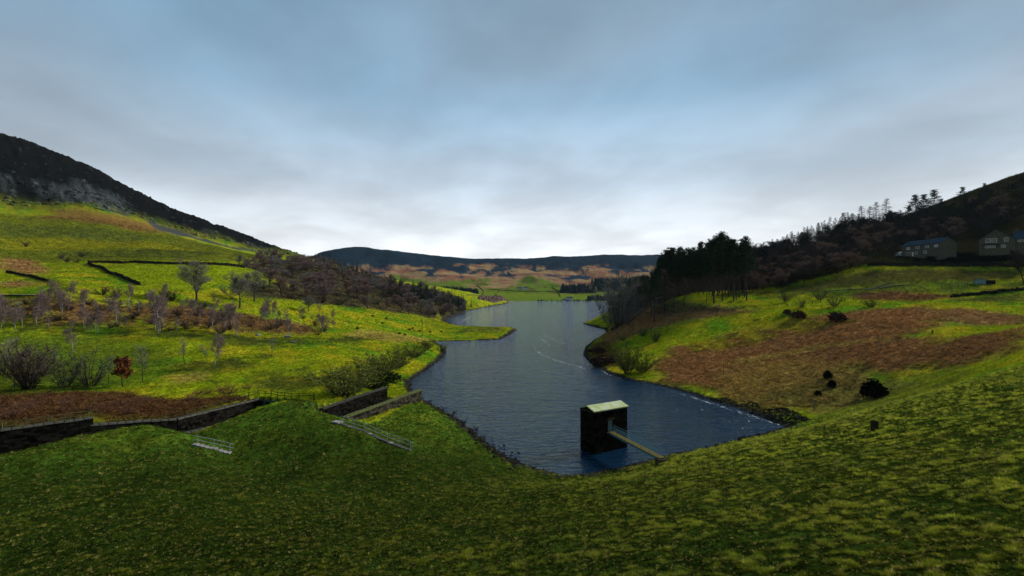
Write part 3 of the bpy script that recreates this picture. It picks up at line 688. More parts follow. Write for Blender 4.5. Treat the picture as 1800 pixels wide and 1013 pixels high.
class Kind:
    """meshes of one plant kind: parts for near ones, a joined mesh for far ones"""
    def __init__(s, makers, H, bark, leaf, stem_name='trunk', crown_name='crown'):
        s.H = H; s.sn = stem_name; s.cn = crown_name; s.var = []
        for A, B in makers:
            J = MB(); J.v = A.v + B.v; o = len(A.v); J.f = A.f + [tuple(i + o for i in f) for f in B.f]; J.m = [0] * len(A.f) + [1] * len(B.f)
            s.var.append((A.mesh(stem_name, bark, True), B.mesh(crown_name, leaf), J.mesh('tree', [bark, leaf])))
        s.k = 0
def plant(kind, name, loc, h, label, cat='tree', group=None, parts=True, wid=1.0, lean=0.0, v=None):
    kind.k += 1; t, c, j = kind.var[(kind.k if v is None else v) % len(kind.var)]
    sc = h / kind.H
    o = link(name, None if parts else j, None, loc); tag(o, label, cat, group)
    o.scale = (sc * wid, sc * wid, sc); o.rotation_euler = (RNG.uniform(-.03, .03) + lean, RNG.uniform(-.03, .03), RNG.uniform(0, 6.28) if not lean else 0)
    if parts: link(kind.sn, t, o); link(kind.cn, c, o)
    return o

K_BIRCH = Kind([bare_tree(i, 8, .36, 2, 1500, .036, up=.5, fork=.5, trunk_r=.085) for i in (1, 2, 3, 4)], 8, M_BIRCH, M_TW_PURP)
K_BIRCHD = Kind([bare_tree(i, 8, .32, 2, 520, .030, up=.5, fork=.5, trunk_r=.075) for i in (5, 6, 7)], 8, M_BARK, M_TW_GREY)
K_BEECH = Kind([bare_tree(8, 6, .36, 2, 500, .03, up=.3, leaf=.9)], 6, M_BARK, M_TW_RED)
K_OAK = Kind([bare_tree(i, 16, .62, 3, 6500, .06, up=.30, fork=.35, trunk_r=.42, low=.22) for i in (11, 12, 13)], 16, M_BARKG, M_TW_GREY)
K_WOOD = Kind([bare_tree(i, 12, .44, 2, 3000, .06, up=.45, fork=.45) for i in (21, 22, 23, 24)], 12, M_BARK, M_TW_PURP)
K_WOODG = Kind([bare_tree(i, 12, .46, 2, 3000, .06, up=.42, fork=.42) for i in (25, 26, 27)], 12, M_BARKG, M_TW_GREY)
K_WOODD = Kind([bare_tree(i, 12, .46, 2, 3000, .06, up=.42, fork=.42) for i in (28, 29, 30)], 12, M_BARK, M_TW_DARK)
K_WOODB = Kind([bare_tree(i, 12, .42, 2, 3000, .06, up=.5, fork=.5) for i in (31, 32)], 12, M_BARK, M_TW_BROWN)
K_PINE = Kind([pine(i, 25, c, w) for i, c, w in ((41, .62, .15), (42, .55, .14), (43, .70, .16), (44, .60, .13))], 25, M_PINEB, M_NEEDLE)
K_PINEB = Kind([pine(i, 16, c, .25, 2.4) for i, c in ((45, .80), (46, .86), (47, .76))], 16, M_PINEB, M_NEEDLE)
K_LARCH = Kind([larch(i, 20, 1.5, wid=.26) for i in (51, 52, 53)], 20, M_BARK, M_TW_DARK)
K_LARCHP = Kind([larch(i, 20, 1.2, needles=.35, wid=.28) for i in (54, 55)], 20, M_BARK, M_NEEDLE)
K_LARCHB = Kind([larch(i, 14, 1.3, .2, .08, wid=.34) for i in (56, 57)], 14, M_BARK, M_TW_BROWN)
K_SPRUCE = Kind([spruce(i) for i in (61, 62, 63)], 14, M_PINEB, M_NEEDLE2)
K_WILLOW = Kind([shrub(i, 4, 1.1, 22, 1500, .035, .8, .07) for i in (71, 72, 73)], 4, M_BARK, M_TW_OLIVE, 'stems')
K_SHRUB = Kind([shrub(i, 4, 1.0, 20, 1300, .032) for i in (74, 75, 76)], 4, M_BARK, mat('twigs_mossy', (.080, .082, .050), .9, .3, .5, island=.45), 'stems')
K_SHRUBB = Kind([shrub(i, 6, 1.2, 24, 2200, .05) for i in (77, 78)], 6, M_BARKG, M_TW_GREY, 'stems')
K_SHRUBD = Kind([shrub(i, 5, .9, 24, 1500, .04) for i in (79, 80)], 5, M_BARK, mat('twigs_thicket', (.080, .058, .046), .9, .3, .5, island=.45), 'stems')
K_EVER = Kind([leaf_bush(i, 2.5) for i in (81, 82)], 2.5, M_BARK, M_LEAFDK, 'stems')
K_GORSE = Kind([leaf_bush(i, 2.0, 1.3, 1100, .13) for i in (83, 84)], 2.0, M_BARK, M_GORSE, 'stems')
K_HEATH = Kind([leaf_bush(i, 1.2, 1.9, 1000, .12) for i in (85, 86)], 1.2, M_BARK, M_HEATHER, 'stems')

K_BRAMB = Kind([shrub(i, 1.5, 2.0, 30, 900, .022) for i in (91, 92, 93)], 1.5, M_BARK, mat('bramble_stems', (.150, .075, .045), .9, .3, .5, island=.6), 'stems')
def ground_pt(px, py, lo=0.0): x, y, z = hit(px, py, lo); return (x, y, gz(x, y))
def hpx(p, n): return n / 900 * p[1]            # n frame pixels at that distance, in metres

# --- left field: young birches and others that stand out
def single(kind, name, px, py, top, label, cat='tree', wid=1.0, group=None, lo=0, parts=True):
    p = ground_pt(px, py, lo); return plant(kind, name, p, hpx(p, py - top), label, cat, group, parts, wid)
single(K_OAK, 'oak_tree', 345, 531, 468, 'large bare spreading tree below the walled bright green field', wid=1.15)
single(K_OAK, 'oak_tree', 421, 543, 485, 'broad bare dark tree at the lower edge of the left wood', wid=1.05)
single(K_OAK, 'oak_tree', 447, 531, 482, 'bare grey tree just behind the broad dark tree at the wood edge')
single(K_OAK, 'small_tree', 542, 548, 524, 'low gnarled bare tree alone on bright grass before the left wood', wid=1.3)
for px, py, top, lab in [(110, 556, 515, 'white stemmed birch right below the walkers on the path'), (64, 569, 540, 'small pale stemmed birch at left, below the brown bracken'), (205, 571, 520, 'tall pale birch standing clear of the brown patch at left'),
                         (282, 583, 512, 'tall purple birch with dense crown, left of the large spreading tree'), (272, 564, 520, 'slim pale birch close behind the tall purple birch'), (337, 562, 528, 'short white stemmed birch directly below the large spreading tree'),
                         (392, 585, 538, 'dark stemmed purple birch left of the foremost pair'), (417, 591, 532, 'tall birch with straight white stem under the broad dark tree'), (376, 646, 588, 'foremost purple crowned birch with black trunk on green grass'),
                         (129, 621, 578, 'slender white birch behind the willow thicket at left'), (510, 592, 556, 'pale stemmed birch standing right of the brown bracken patch'), (462, 565, 540, 'birch clump in the middle of the left field'), (566, 585, 558, 'low grey birch nearest the lake in the left field')]:
    single(K_BIRCH, 'birch_tree', px, py, top - 4, lab, wid=1.15)
for px, py, top, lab in [(325, 641, 590, 'thin dark sapling left of the foremost purple birch'), (364, 641, 600, 'thin dark sapling touching the foremost purple birch'), (251, 673, 600, 'tall dark bare sapling beside the russet leaved tree'),
                         (477, 628, 590, 'lone small sapling in bright grass near the hollow'), (25, 682, 578, 'tallest dark tree at the left edge of the frame'), (190, 673, 622, 'wispy sapling between willow thicket and russet tree'), (97, 655, 610, 'dark thin tree within the thicket at far left')]:
    single(K_BIRCHD, 'bare_sapling', px, py, top, lab)
single(K_BEECH, 'beech_tree', 216, 681, 624, 'small tree with russet leaves behind the bramble bank', wid=.9)
for px, py, top, lab, w in [(52, 684, 600, 'wide bare willow thicket at far left behind the brambles', 1.0), (114, 682, 622, 'sparse green tinged willow right of the wide thicket', .8), (160, 680, 618, 'many stemmed willow shrub left of the russet tree', .9), (80, 660, 610, 'low grey thicket behind the wide willow', 1.0), (12, 660, 600, 'grey thicket at the frame edge on the left', 1.0)]:
    single(K_SHRUBD if 'bare' in lab else K_SHRUB, 'willow_shrub', px, py, top, lab, 'shrub', w)
R2 = random.Random(5)
for i in range(110):
    px = R2.uniform(0, 600); py = R2.uniform(538, 590) + (px - 300) * .02
    if px > 380 and py < 556: continue
    p = ground_pt(px, py); plant(K_BIRCH if i % 4 else K_BIRCHD, 'young_birch', p, R2.choice((R2.uniform(3, 5.5), R2.uniform(5, 8), R2.uniform(8, 11))), 'young bare %s birch in the %s part of the left field, %s' % ('purple' if i % 4 else 'grey', 'left' if px < 200 else ('middle' if px < 400 else 'right'), 'nearer' if py > 566 else 'farther up'), 'tree', 'young birches of the left field', True, R2.uniform(.8, 1.2))
for i in range(46):
    px = R2.uniform(0, 580); py = R2.uniform(536, 588) + (px - 300) * .02
    if px > 380 and py < 556: continue
    p = ground_pt(px, py); plant(K_SHRUBD, 'scrub_bush', p, R2.uniform(1.6, 3.2), 'low brown scrub among the birches in the %s of the left field' % ('left' if px < 200 else ('middle' if px < 400 else 'right')), 'shrub', 'low scrub of the left field', False, R2.uniform(1.1, 1.7))
for px, py in [(108, 455), (143, 452), (46, 434), (118, 462), (135, 463), (180, 519), (205, 524), (265, 527), (290, 525), (302, 530)]:
    p = ground_pt(px, py); plant(K_SHRUBD, 'thorn_bush', p, R2.uniform(3, 5), 'dark thorn bush on the green slope under the left hill', 'shrub', 'thorn bushes on the left slope', True, 1.3)

for i in range(34):
    px = R2.uniform(0, 440); py = float(np.interp(px, [0, 160, 300, 440], [738, 722, 728, 700])) + R2.uniform(-26, 4); p = ground_pt(px, py)
    plant(K_BRAMB, 'bramble', p, R2.uniform(1.0, 2.2), 'tangled brown bramble %s' % ('by the frame edge above the tall wall' if px < 110 else ('above the step in the channel wall' if px < 230 else ('above the lower channel wall' if px < 340 else 'near the fence over the channel head'))), 'bush', 'brambles above the channel', True, R2.uniform(.9, 1.5))
# --- shrubs by the water, left
for px, py, top, lab, w in [(604, 697, 628, 'big olive willow bush next to the dark channel wall', 1.2), (640, 680, 612, 'olive willow bush second from the channel wall', 1.1), (668, 664, 604, 'rounded olive bush in the middle of the lakeside row', 1.0), (700, 645, 598, 'olive bush above the stony lake edge', 1.0),
                            (728, 628, 594, 'olive bush near the point of the bank', 1.0), (752, 614, 590, 'last olive bush of the lakeside row towards the spit', 1.0), (590, 668, 640, 'brown tinged low bush on the edge of the hollow', 1.2), (778, 618, 600, 'tiny bare bush on the tip of the bank', .7)]:
    single(K_WILLOW, 'lakeside_bush', px, py, top + (py - top) * .24, lab, 'bush', w * 1.35)
single(K_GORSE, 'bramble_bush', 690, 672, 652, 'low green bramble on the rocks beside the lake', 'bush', 1.2); single(K_GORSE, 'bramble_bush', 668, 684, 664, 'yellow green bramble behind the end of the channel wall', 'bush', 1.2)
# --- right bank shrubs
for kind, px, py, top, lab, w in [(K_WILLOW, 1104, 658, 606, 'olive bush on the right bank above the rocky point', .9), (K_WILLOW, 1130, 655, 622, 'lower olive bush beside it on the right bank', 1.1), (K_EVER, 1537, 699, 664, 'large black evergreen bush on the right slope', .85), (K_EVER, 1455, 668, 652, 'upper of two small black bushes left of the large one', .7),
                                  (K_EVER, 1462, 682, 667, 'lower of two small black bushes left of the large one', .7), (K_EVER, 1438, 697, 686, 'small dark bush above the pale post', .8), (K_HEATH, 1472, 566, 547, 'dark brown heather mound on top of the bracken', .9), (K_HEATH, 1383, 553, 543, 'brown heather mound left on the yellow ridge', .8),
                                  (K_HEATH, 1403, 560, 546, 'dark heather hummock beside the brown one on the ridge', 1.0), (K_SHRUB, 1467, 540, 520, 'small bare bush on the yellow strip under the fence', 1.0), (K_WILLOW, 1530, 541, 525, 'round olive bush on the yellow strip under the fence', 1.2), (K_SHRUB, 1381, 531, 510, 'small bare bush by the left end of the fence', .9),
                                  (K_SHRUB, 1409, 542, 526, 'tiny grey bush on the ridge near the fence', .9), (K_SHRUB, 1441, 528, 508, 'bare thorn behind the fence posts', 1.0), (K_WILLOW, 1152, 602, 580, 'small dark green bush in the yellow grass of the right bank', .8), (K_WILLOW, 1130, 592, 574, 'small bush below the larches on the right bank', .8), (K_WILLOW, 1095, 600, 588, 'small bush near the rocky tip of the right bank', .8),
                                  (K_HEATH, 1062, 640, 622, 'brown heather over the dark rocks of the right point', 1.6), (K_HEATH, 1050, 622, 610, 'low heather on the tip of the right point', 1.4)]:
    single(kind, 'bush', px, py, top, lab, 'bush', w)
# --- right shore: big bare bush, brown larches
for px, py, top, y, lab in [(1082, 585, 496, 262, 'big round grey bare tree leaning over the lake on the right'), (1100, 575, 510, 275, 'grey bare tree close behind the one leaning over the lake')]:
    x, yy, z = at(px, py, y); plant(K_SHRUBB, 'shore_tree', (x, yy, gz(x, yy) - .3), hpx((0, y), py - top), lab, wid=.9)
for px, py, top, y, lab, w in [(1145, 562, 494, 252, 'brown tiered larch left of the utility pole', 1.2), (1168, 560, 486, 250, 'tallest brown larch in front of the dark pines', 1.2), (1202, 551, 498, 240, 'ragged brown larch with broken limbs by the pole', 1.1), (1128, 560, 505, 265, 'brown larch right beside the grey shore tree', 1.1), (1184, 556, 512, 246, 'small brown larch between the two tallest ones', 1.2)]:
    x, yy, z = at(px, py, y); plant(K_LARCHB, 'brown_larch', (x, yy, gz(x, yy) - .2), hpx((0, y), py - top), lab, wid=w)
# --- dark pine stand right of the lake
def pine_top(px): return float(np.interp(px, [1100, 1120, 1150, 1160, 1180, 1200, 1215, 1232, 1250, 1270, 1290, 1313, 1320], [498, 490, 478, 446, 434, 430, 440, 424, 420, 410, 418, 420, 440]))
for i in range(64):
    px = 1150 + 168 * ((i * .618) % 1); y = 238 + 70 * ((i * .377) % 1); x = (px - 900) / 900 * y; z = gz(x, y)
    t = EYE - (pine_top(px) + R2.uniform(0, 16) - 506.5) / 900 * y
    if t - z < 9: continue
    plant(K_PINE, 'pine_tree', (x, y, z - .2), t - z, 'tall dark pine in the %s of the close stand right of the lake' % (('left front', 'left back') if px < 1206 else (('middle front', 'middle back') if px < 1262 else ('right front', 'right back')))[int(y > 272)], 'tree', 'pines of the dark stand', True, R2.uniform(.9, 1.25))
for px, top, y, lab in [(1270, 409, 236, 'tallest pine with pale bare trunk in the dark stand'), (1312, 416, 232, 'rightmost pine with long pale trunk at the edge of the stand'), (1255, 424, 234, 'pine with pale trunk standing in front of the stand'), (1290, 432, 233, 'pine between the tallest and the rightmost trunk')]:
    x = (px - 900) / 900 * y; z = gz(x, y); plant(K_PINE, 'pine_tree', (x, y, z - .2), EYE - (top - 506.5) / 900 * y - z, lab, 'tree', None, True, 1.0, v=1)
for i in range(26):
    px = 1100 + 62 * ((i * .618) % 1); y = 330 + 80 * ((i * .41) % 1); x = (px - 900) / 900 * y; z = gz(x, y)
    t = EYE - (pine_top(px) + R2.uniform(-2, 10) - 506.5) / 900 * y
    if t - z > 4: plant(K_PINEB, 'bushy_pine', (x, y, z - .2), t - z, 'bushy dark pine low on the right shore behind the larches', 'tree', 'pines low on the right shore', False, 1.0)
# --- right skyline: larches and pines
def sky_top(px): return float(np.interp(px, [1325, 1345, 1380, 1420, 1450, 1480, 1500, 1520, 1543, 1560, 1575], [436, 426, 408, 394, 384, 374, 368, 364, 358, 352, 380]))
for i in range(66):
    px = 1322 + 190 * ((i * .618) % 1); y = 395 + 40 * ((i * .31) % 1); x = (px - 900) / 900 * y; z = gz(x, y)
    t = EYE - (sky_top(px) + R2.uniform(0, 14) - 506.5) / 900 * y
    plant((K_LARCHP, K_LARCH, K_LARCH)[i % 3], 'larch_tree', (x, y, z - .2), max(t - z, 7), 'bare dark larch in the %s of the row climbing the right skyline' % ('lowest part', 'lower middle', 'upper middle', 'highest part')[min(3, int((px - 1322) / 47.6))], 'tree', 'larches along the right skyline', False, 1.0)
for px, top, y, lab in [(1557, 349, 420, 'tallest bare larch alone against the sky on the right'), (1541, 355, 418, 'bare larch just left of the tallest one on the skyline'), (1529, 362, 418, 'third bare larch from the right end of the skyline row'), (1575, 376, 425, 'thin low larch right of the tallest on the skyline'), (1515, 362, 420, 'fourth bare larch from the right end of the skyline row')]:
    x = (px - 900) / 900 * y; z = gz(x, y); plant(K_LARCH, 'larch_tree', (x, y, z - .2), EYE - (top - 506.5) / 900 * y - z, lab, wid=1.5)
for px, top, y, w, lab in [(1609, 343, 405, 1.3, 'left dark pine of the clump on the right skyline'), (1598, 362, 400, 1.4, 'lower pine at the left foot of the skyline clump'), (1624, 342, 408, 1.3, 'middle dark pine of the clump on the right skyline'), (1641, 334, 405, 1.4, 'tallest pine of the clump on the right skyline'), (1655, 350, 400, 1.2, 'right outer pine of the skyline clump'),
                           (1692, 329, 400, 1.2, 'single dark pine between the clump and the hilltop'), (1731, 322, 400, 1.1, 'pine highest up the dark hill at right'), (1710, 352, 380, 1.3, 'dark pine below the single one on the hill'), (1755, 350, 370, 1.2, 'dark pine above the gabled house'), (1672, 372, 380, 1.3, 'dark pine down the slope from the skyline clump')]:
    x = (px - 900) / 900 * y; z = gz(x, y); plant(K_PINEB, 'hill_pine', (x, y, z - .2), max(EYE - (top - 506.5) / 900 * y - z, 8), lab, wid=w * .95)
# --- bare woods
def wood(poly, n, kinds, name, h, label, group, seed, keep=None):
    R = random.Random(seed); P = np.array(poly); lo = P.min(0); hi = P.max(0); k = 0; tries = 0
    while k < n and tries < n * 60:
        tries += 1; x = R.uniform(lo[0], hi[0]); y = R.uniform(lo[1], hi[1])
        if poly_sd(np.array([x]), np.array([y]), P)[0] < 0 or (keep and not keep(x, y)): continue
        z = gz(x, y)
        if z < .6: continue
        kd = R.choice(kinds); hh = R.uniform(*h); kn = {id(K_WOOD): 'purple', id(K_WOODG): 'grey', id(K_WOODB): 'brown', id(K_WOODD): 'blackish', id(K_SHRUBD): 'brown', id(K_SHRUB): 'grey', id(K_LARCHP): 'needled', id(K_PINEB): 'pine'}.get(id(kd), 'dark')
        b = (y - lo[1]) / (hi[1] - lo[1]); where = 'low at its near edge' if b < .25 else ('in its lower half' if b < .5 else ('in its upper half' if b < .75 else 'at its far edge'))
        plant(kd, name, (x, y, z - .2), hh, '%s %s %s, %s' % ('small' if hh < h[0] + (h[1] - h[0]) * .4 else 'tall', kn, label, where), 'tree', group, False, R.uniform(1.5, 2.3) if kinds[0] is not K_SPRUCE else R.uniform(.9, 1.3)); k += 1
LW = [at(*p)[:2] for p in [(410, 472, 425), (540, 500, 360), (440, 512, 300), (435, 534, 268), (560, 545, 300), (700, 549, 365), (785, 547, 450), (822, 540, 545), (815, 525, 740), (700, 500, 760), (560, 460, 790), (470, 455, 640)]]
wood(LW, 295, [K_WOOD, K_WOOD, K_WOODG, K_WOODB], 'bare_woodland_tree', (7, 12), 'bare tree of the left slope wood', 'bare trees of the left wood', 1)
wood(LW, 170, [K_SHRUBD, K_SHRUB], 'scrub_bush', (3, 6), 'scrub bush filling the left slope wood', 'scrub of the left wood', 8)
wood([at(*p)[:2] for p in [(690, 545, 400), (825, 541, 560), (818, 528, 700), (740, 515, 640), (680, 525, 520)]], 120, [K_SPRUCE], 'spruce_tree', (11, 18), 'spruce at the lake end of the left wood', 'spruces of the left wood', 2)
wood([at(*p)[:2] for p in [(545, 462, 760), (600, 478, 640), (680, 500, 620), (700, 500, 760), (580, 462, 840)]], 36, [K_SPRUCE], 'spruce_tree', (9, 14), 'conifer high in the left wood', 'conifers high in the left wood', 3)
single(K_SPRUCE, 'spruce_tree', 828, 541, 524, 'lone dark spruce at the water end of the left wood'); single(K_SPRUCE, 'spruce_tree', 697, 533, 518, 'single green conifer amid bare trees of the left wood')
wood([at(*p)[:2] for p in [(1300, 520, 245), (1400, 505, 250), (1510, 488, 252), (1510, 470, 262), (1330, 480, 330), (1300, 495, 300)]], 90, [K_WOODB, K_WOODB, K_WOODD], 'thicket_tree', (6, 9), 'slim tree in the thicket below the right hill', 'slim trees of the right thicket', 4)
wood([at(*p)[:2] for p in [(1320, 478, 320), (1530, 465, 268), (1560, 440, 300), (1700, 440, 300), (1800, 400, 300), (1800, 350, 380), (1560, 400, 400), (1330, 458, 400)]], 190, [K_WOODD, K_WOODD, K_WOODB], 'hillside_tree', (6, 11), 'bare tree on the shaded right hillside', 'bare trees of the right hillside', 5,
     keep=lambda x, y: not (195 < x < 262 and 228 < y < 300) and not (x / y > .70 and gz(x, y) + 8 > EYE + .075 * y and y < 300))
wood([at(*p)[:2] for p in [(1318, 464, 385), (1590, 392, 395), (1590, 385, 425), (1318, 458, 425)]], 85, [K_WOODD, K_LARCHP], 'skyline_tree', (8, 15), 'tree under the larches of the right skyline', 'trees under the right skyline', 6)
wood([at(*p)[:2] for p in [(1590, 410, 370), (1740, 380, 365), (1740, 356, 395), (1590, 396, 405)]], 30, [K_WOODD, K_PINEB], 'hilltop_tree', (6, 11), 'tree high on the dark right hill', 'trees high on the right hill', 7)
for px, py, h, lab in [(1566, 468, 11, 'bare dark tree before the conservatory of the long house'), (1800, 500, 14, 'dark bare trunk at the right edge of the frame'), (1796, 480, 9, 'dark tree by the road wall at right')]:
    p = ground_pt(px, py); plant(K_WOODD, 'bare_tree', p, h, lab)
for i, (px, py, h) in enumerate([(1690, 462, 4), (1705, 462, 4.5), (1720, 462, 4), (1740, 460, 4), (1760, 460, 3.5), (1785, 458, 4), (1672, 462, 4), (1655, 464, 3), (1640, 462, 2.5), (1668, 456, 4.5), (1650, 457, 4), (1635, 459, 3.2), (1612, 460, 2.2), (1682, 456, 4.5), (1700, 455, 5), (1728, 455, 4), (1775, 452, 4)]):
    p = ground_pt(px, py); plant(K_EVER, 'garden_hedge_bush', p, h * .75, 'dark garden bush below %s, %s' % ('the long house' if px < 1690 else 'the gabled house', 'close to the road wall' if py > 457.5 else 'close under the windows'), 'bush', 'garden bushes below the houses', True, 1.3)

# ------------------------------------------------------------------ masonry
def unit(a, b): d = Vector((b[0] - a[0], b[1] - a[1], 0)); L = d.length; return d / L, L
def masonry_run(mb, a, b, z0, z1a, z1b, th, course=.38, stone=.75, seed=0, rough=.035):
    """courses of separate stones between two plan points, laid both sides deep"""
    R = random.Random(seed); d, L = unit(a, b); ang = math.atan2(d.y, d.x); z = z0; k = 0
    while z < max(z1a, z1b) - .05:
        h = course * R.uniform(.85, 1.15); x = -R.uniform(0, stone) if k % 2 else -R.uniform(0, stone * .5)
        while x < L:
            w = stone * R.uniform(.6, 1.4); x0 = max(x, 0); x1 = min(x + w, L); x += w
            if x1 - x0 < .12: continue
            m = (x0 + x1) / 2; zt = z1a + (z1b - z1a) * m / L
            if z + h * .5 > zt: continue
            hh = min(h, zt - z)
            p = Vector((a[0], a[1], 0)) + d * m
            mb.box((p.x, p.y, z + hh / 2), (x1 - x0 - .03, th + R.uniform(-rough, rough) * 2, hh - .025), ang, 0, .012)
        z += h; k += 1
def coping_run(parent, a, b, za, zb, th, L0, m, seed=0, h=.24, name='coping_stone'):
    R = random.Random(seed); d, L = unit(a, b); n = max(1, round(L / L0)); ang = math.atan2(d.y, d.x); sl = math.atan2(zb - za, L)
    for i in range(n):
        t = (i + .5) / n; w = L / n; p = Vector((a[0], a[1], za)).lerp(Vector((b[0], b[1], zb)), t)
        q = MB(); q.box((0, 0, 0), (w - .04, th, h * R.uniform(.85, 1.15)), 0, 0, .02, .93)
        o = q.build(name, m, parent, loc=(p.x, p.y, p.z + h / 2 + R.uniform(-.03, .03))); o.rotation_euler = (R.uniform(-.02, .02), -sl, ang + R.uniform(-.02, .02))
def stone_wall(name, label, path, z0, th, L0, cope, m=M_MASON, cat='wall', seed=0):
    """path: (x, y, top z)"""
    root = tag(link(name, None), label, cat, None, 'thing'); mb = MB()
    for i, (p, q) in enumerate(zip(path[:-1], path[1:])):
        masonry_run(mb, p, q, z0, p[2], q[2], th, seed=seed + i)
        coping_run(root, p, q, p[2], q[2], th + .22, L0, cope, seed + i)
        # hearting behind the joints
        d, L = unit(p, q); n = Vector((-d.y, d.x, 0)) * (th * .42); A = Vector((p[0], p[1], 0)); B = Vector((q[0], q[1], 0))
        mb.add([A - n + Vector((0, 0, z0)), B - n + Vector((0, 0, z0)), B + n + Vector((0, 0, z0)), A + n + Vector((0, 0, z0)), A - n + Vector((0, 0, p[2])), B - n + Vector((0, 0, q[2])), B + n + Vector((0, 0, q[2])), A + n + Vector((0, 0, p[2]))],
               [(3, 2, 1, 0), (4, 5, 6, 7), (0, 1, 5, 4), (1, 2, 6, 5), (2, 3, 7, 6), (3, 0, 4, 7)])
    o = mb.build('masonry', m, root); o['kind'] = 'stuff'
    return root
stone_wall('spillway_wall', 'near spillway wall with mossy coping running down to the lake', [(-21.6, 120.2, 4.0), (-26.2, 107.8, 3.95), (-31.0, 94.8, 3.95)], -.8, .9, 1.15, M_COPEM, M_MASON, seed=3)
stone_wall('spillway_wall', 'far spillway wall with dark face, opposite the mossy one', [(-30.2, 122.6, 4.1), (-34.2, 112.6, 3.95), (-38.3, 102.8, 3.6)], -.8, .9, 1.25, M_COPE, M_MASONDK, seed=13)
stone_wall('channel_wall', 'tall black channel wall beneath the left rail fence', [(-90, 68, 6.0), (-79, 79, 5.95), (-71.2, 87, 5.9)], -2.6, 1.0, 1.3, M_COPE, M_MASONDK, seed=23)
stone_wall('channel_wall', 'lower black channel wall behind the grassy mound', [(-71.5, 86.7, 4.7), (-66.5, 92, 4.0), (-63, 96, 3.3), (-57, 114.5, 3.05)], -2.6, 1.0, 1.3, M_COPE, M_MASONDK, seed=33)
stone_wall('channel_wall', 'channel edge wall along the back of the grassy mound', [(-80, 62, 2.2), (-70, 74.5, 2.2), (-61, 86, 2.2), (-53, 95.5, 2.6), (-48.3, 107.4, 2.95), (-45.6, 110, 3.0)], -2.6, .9, 1.2, M_COPE, M_MASONDK, seed=43)
stone_wall('channel_end_wall', 'short cross wall closing the dark channel under the fence', [(-56.4, 114.8, 2.9), (-46, 110.6, 2.9)], -2.6, .8, 1.2, M_COPE, M_MASONDK, seed=53)

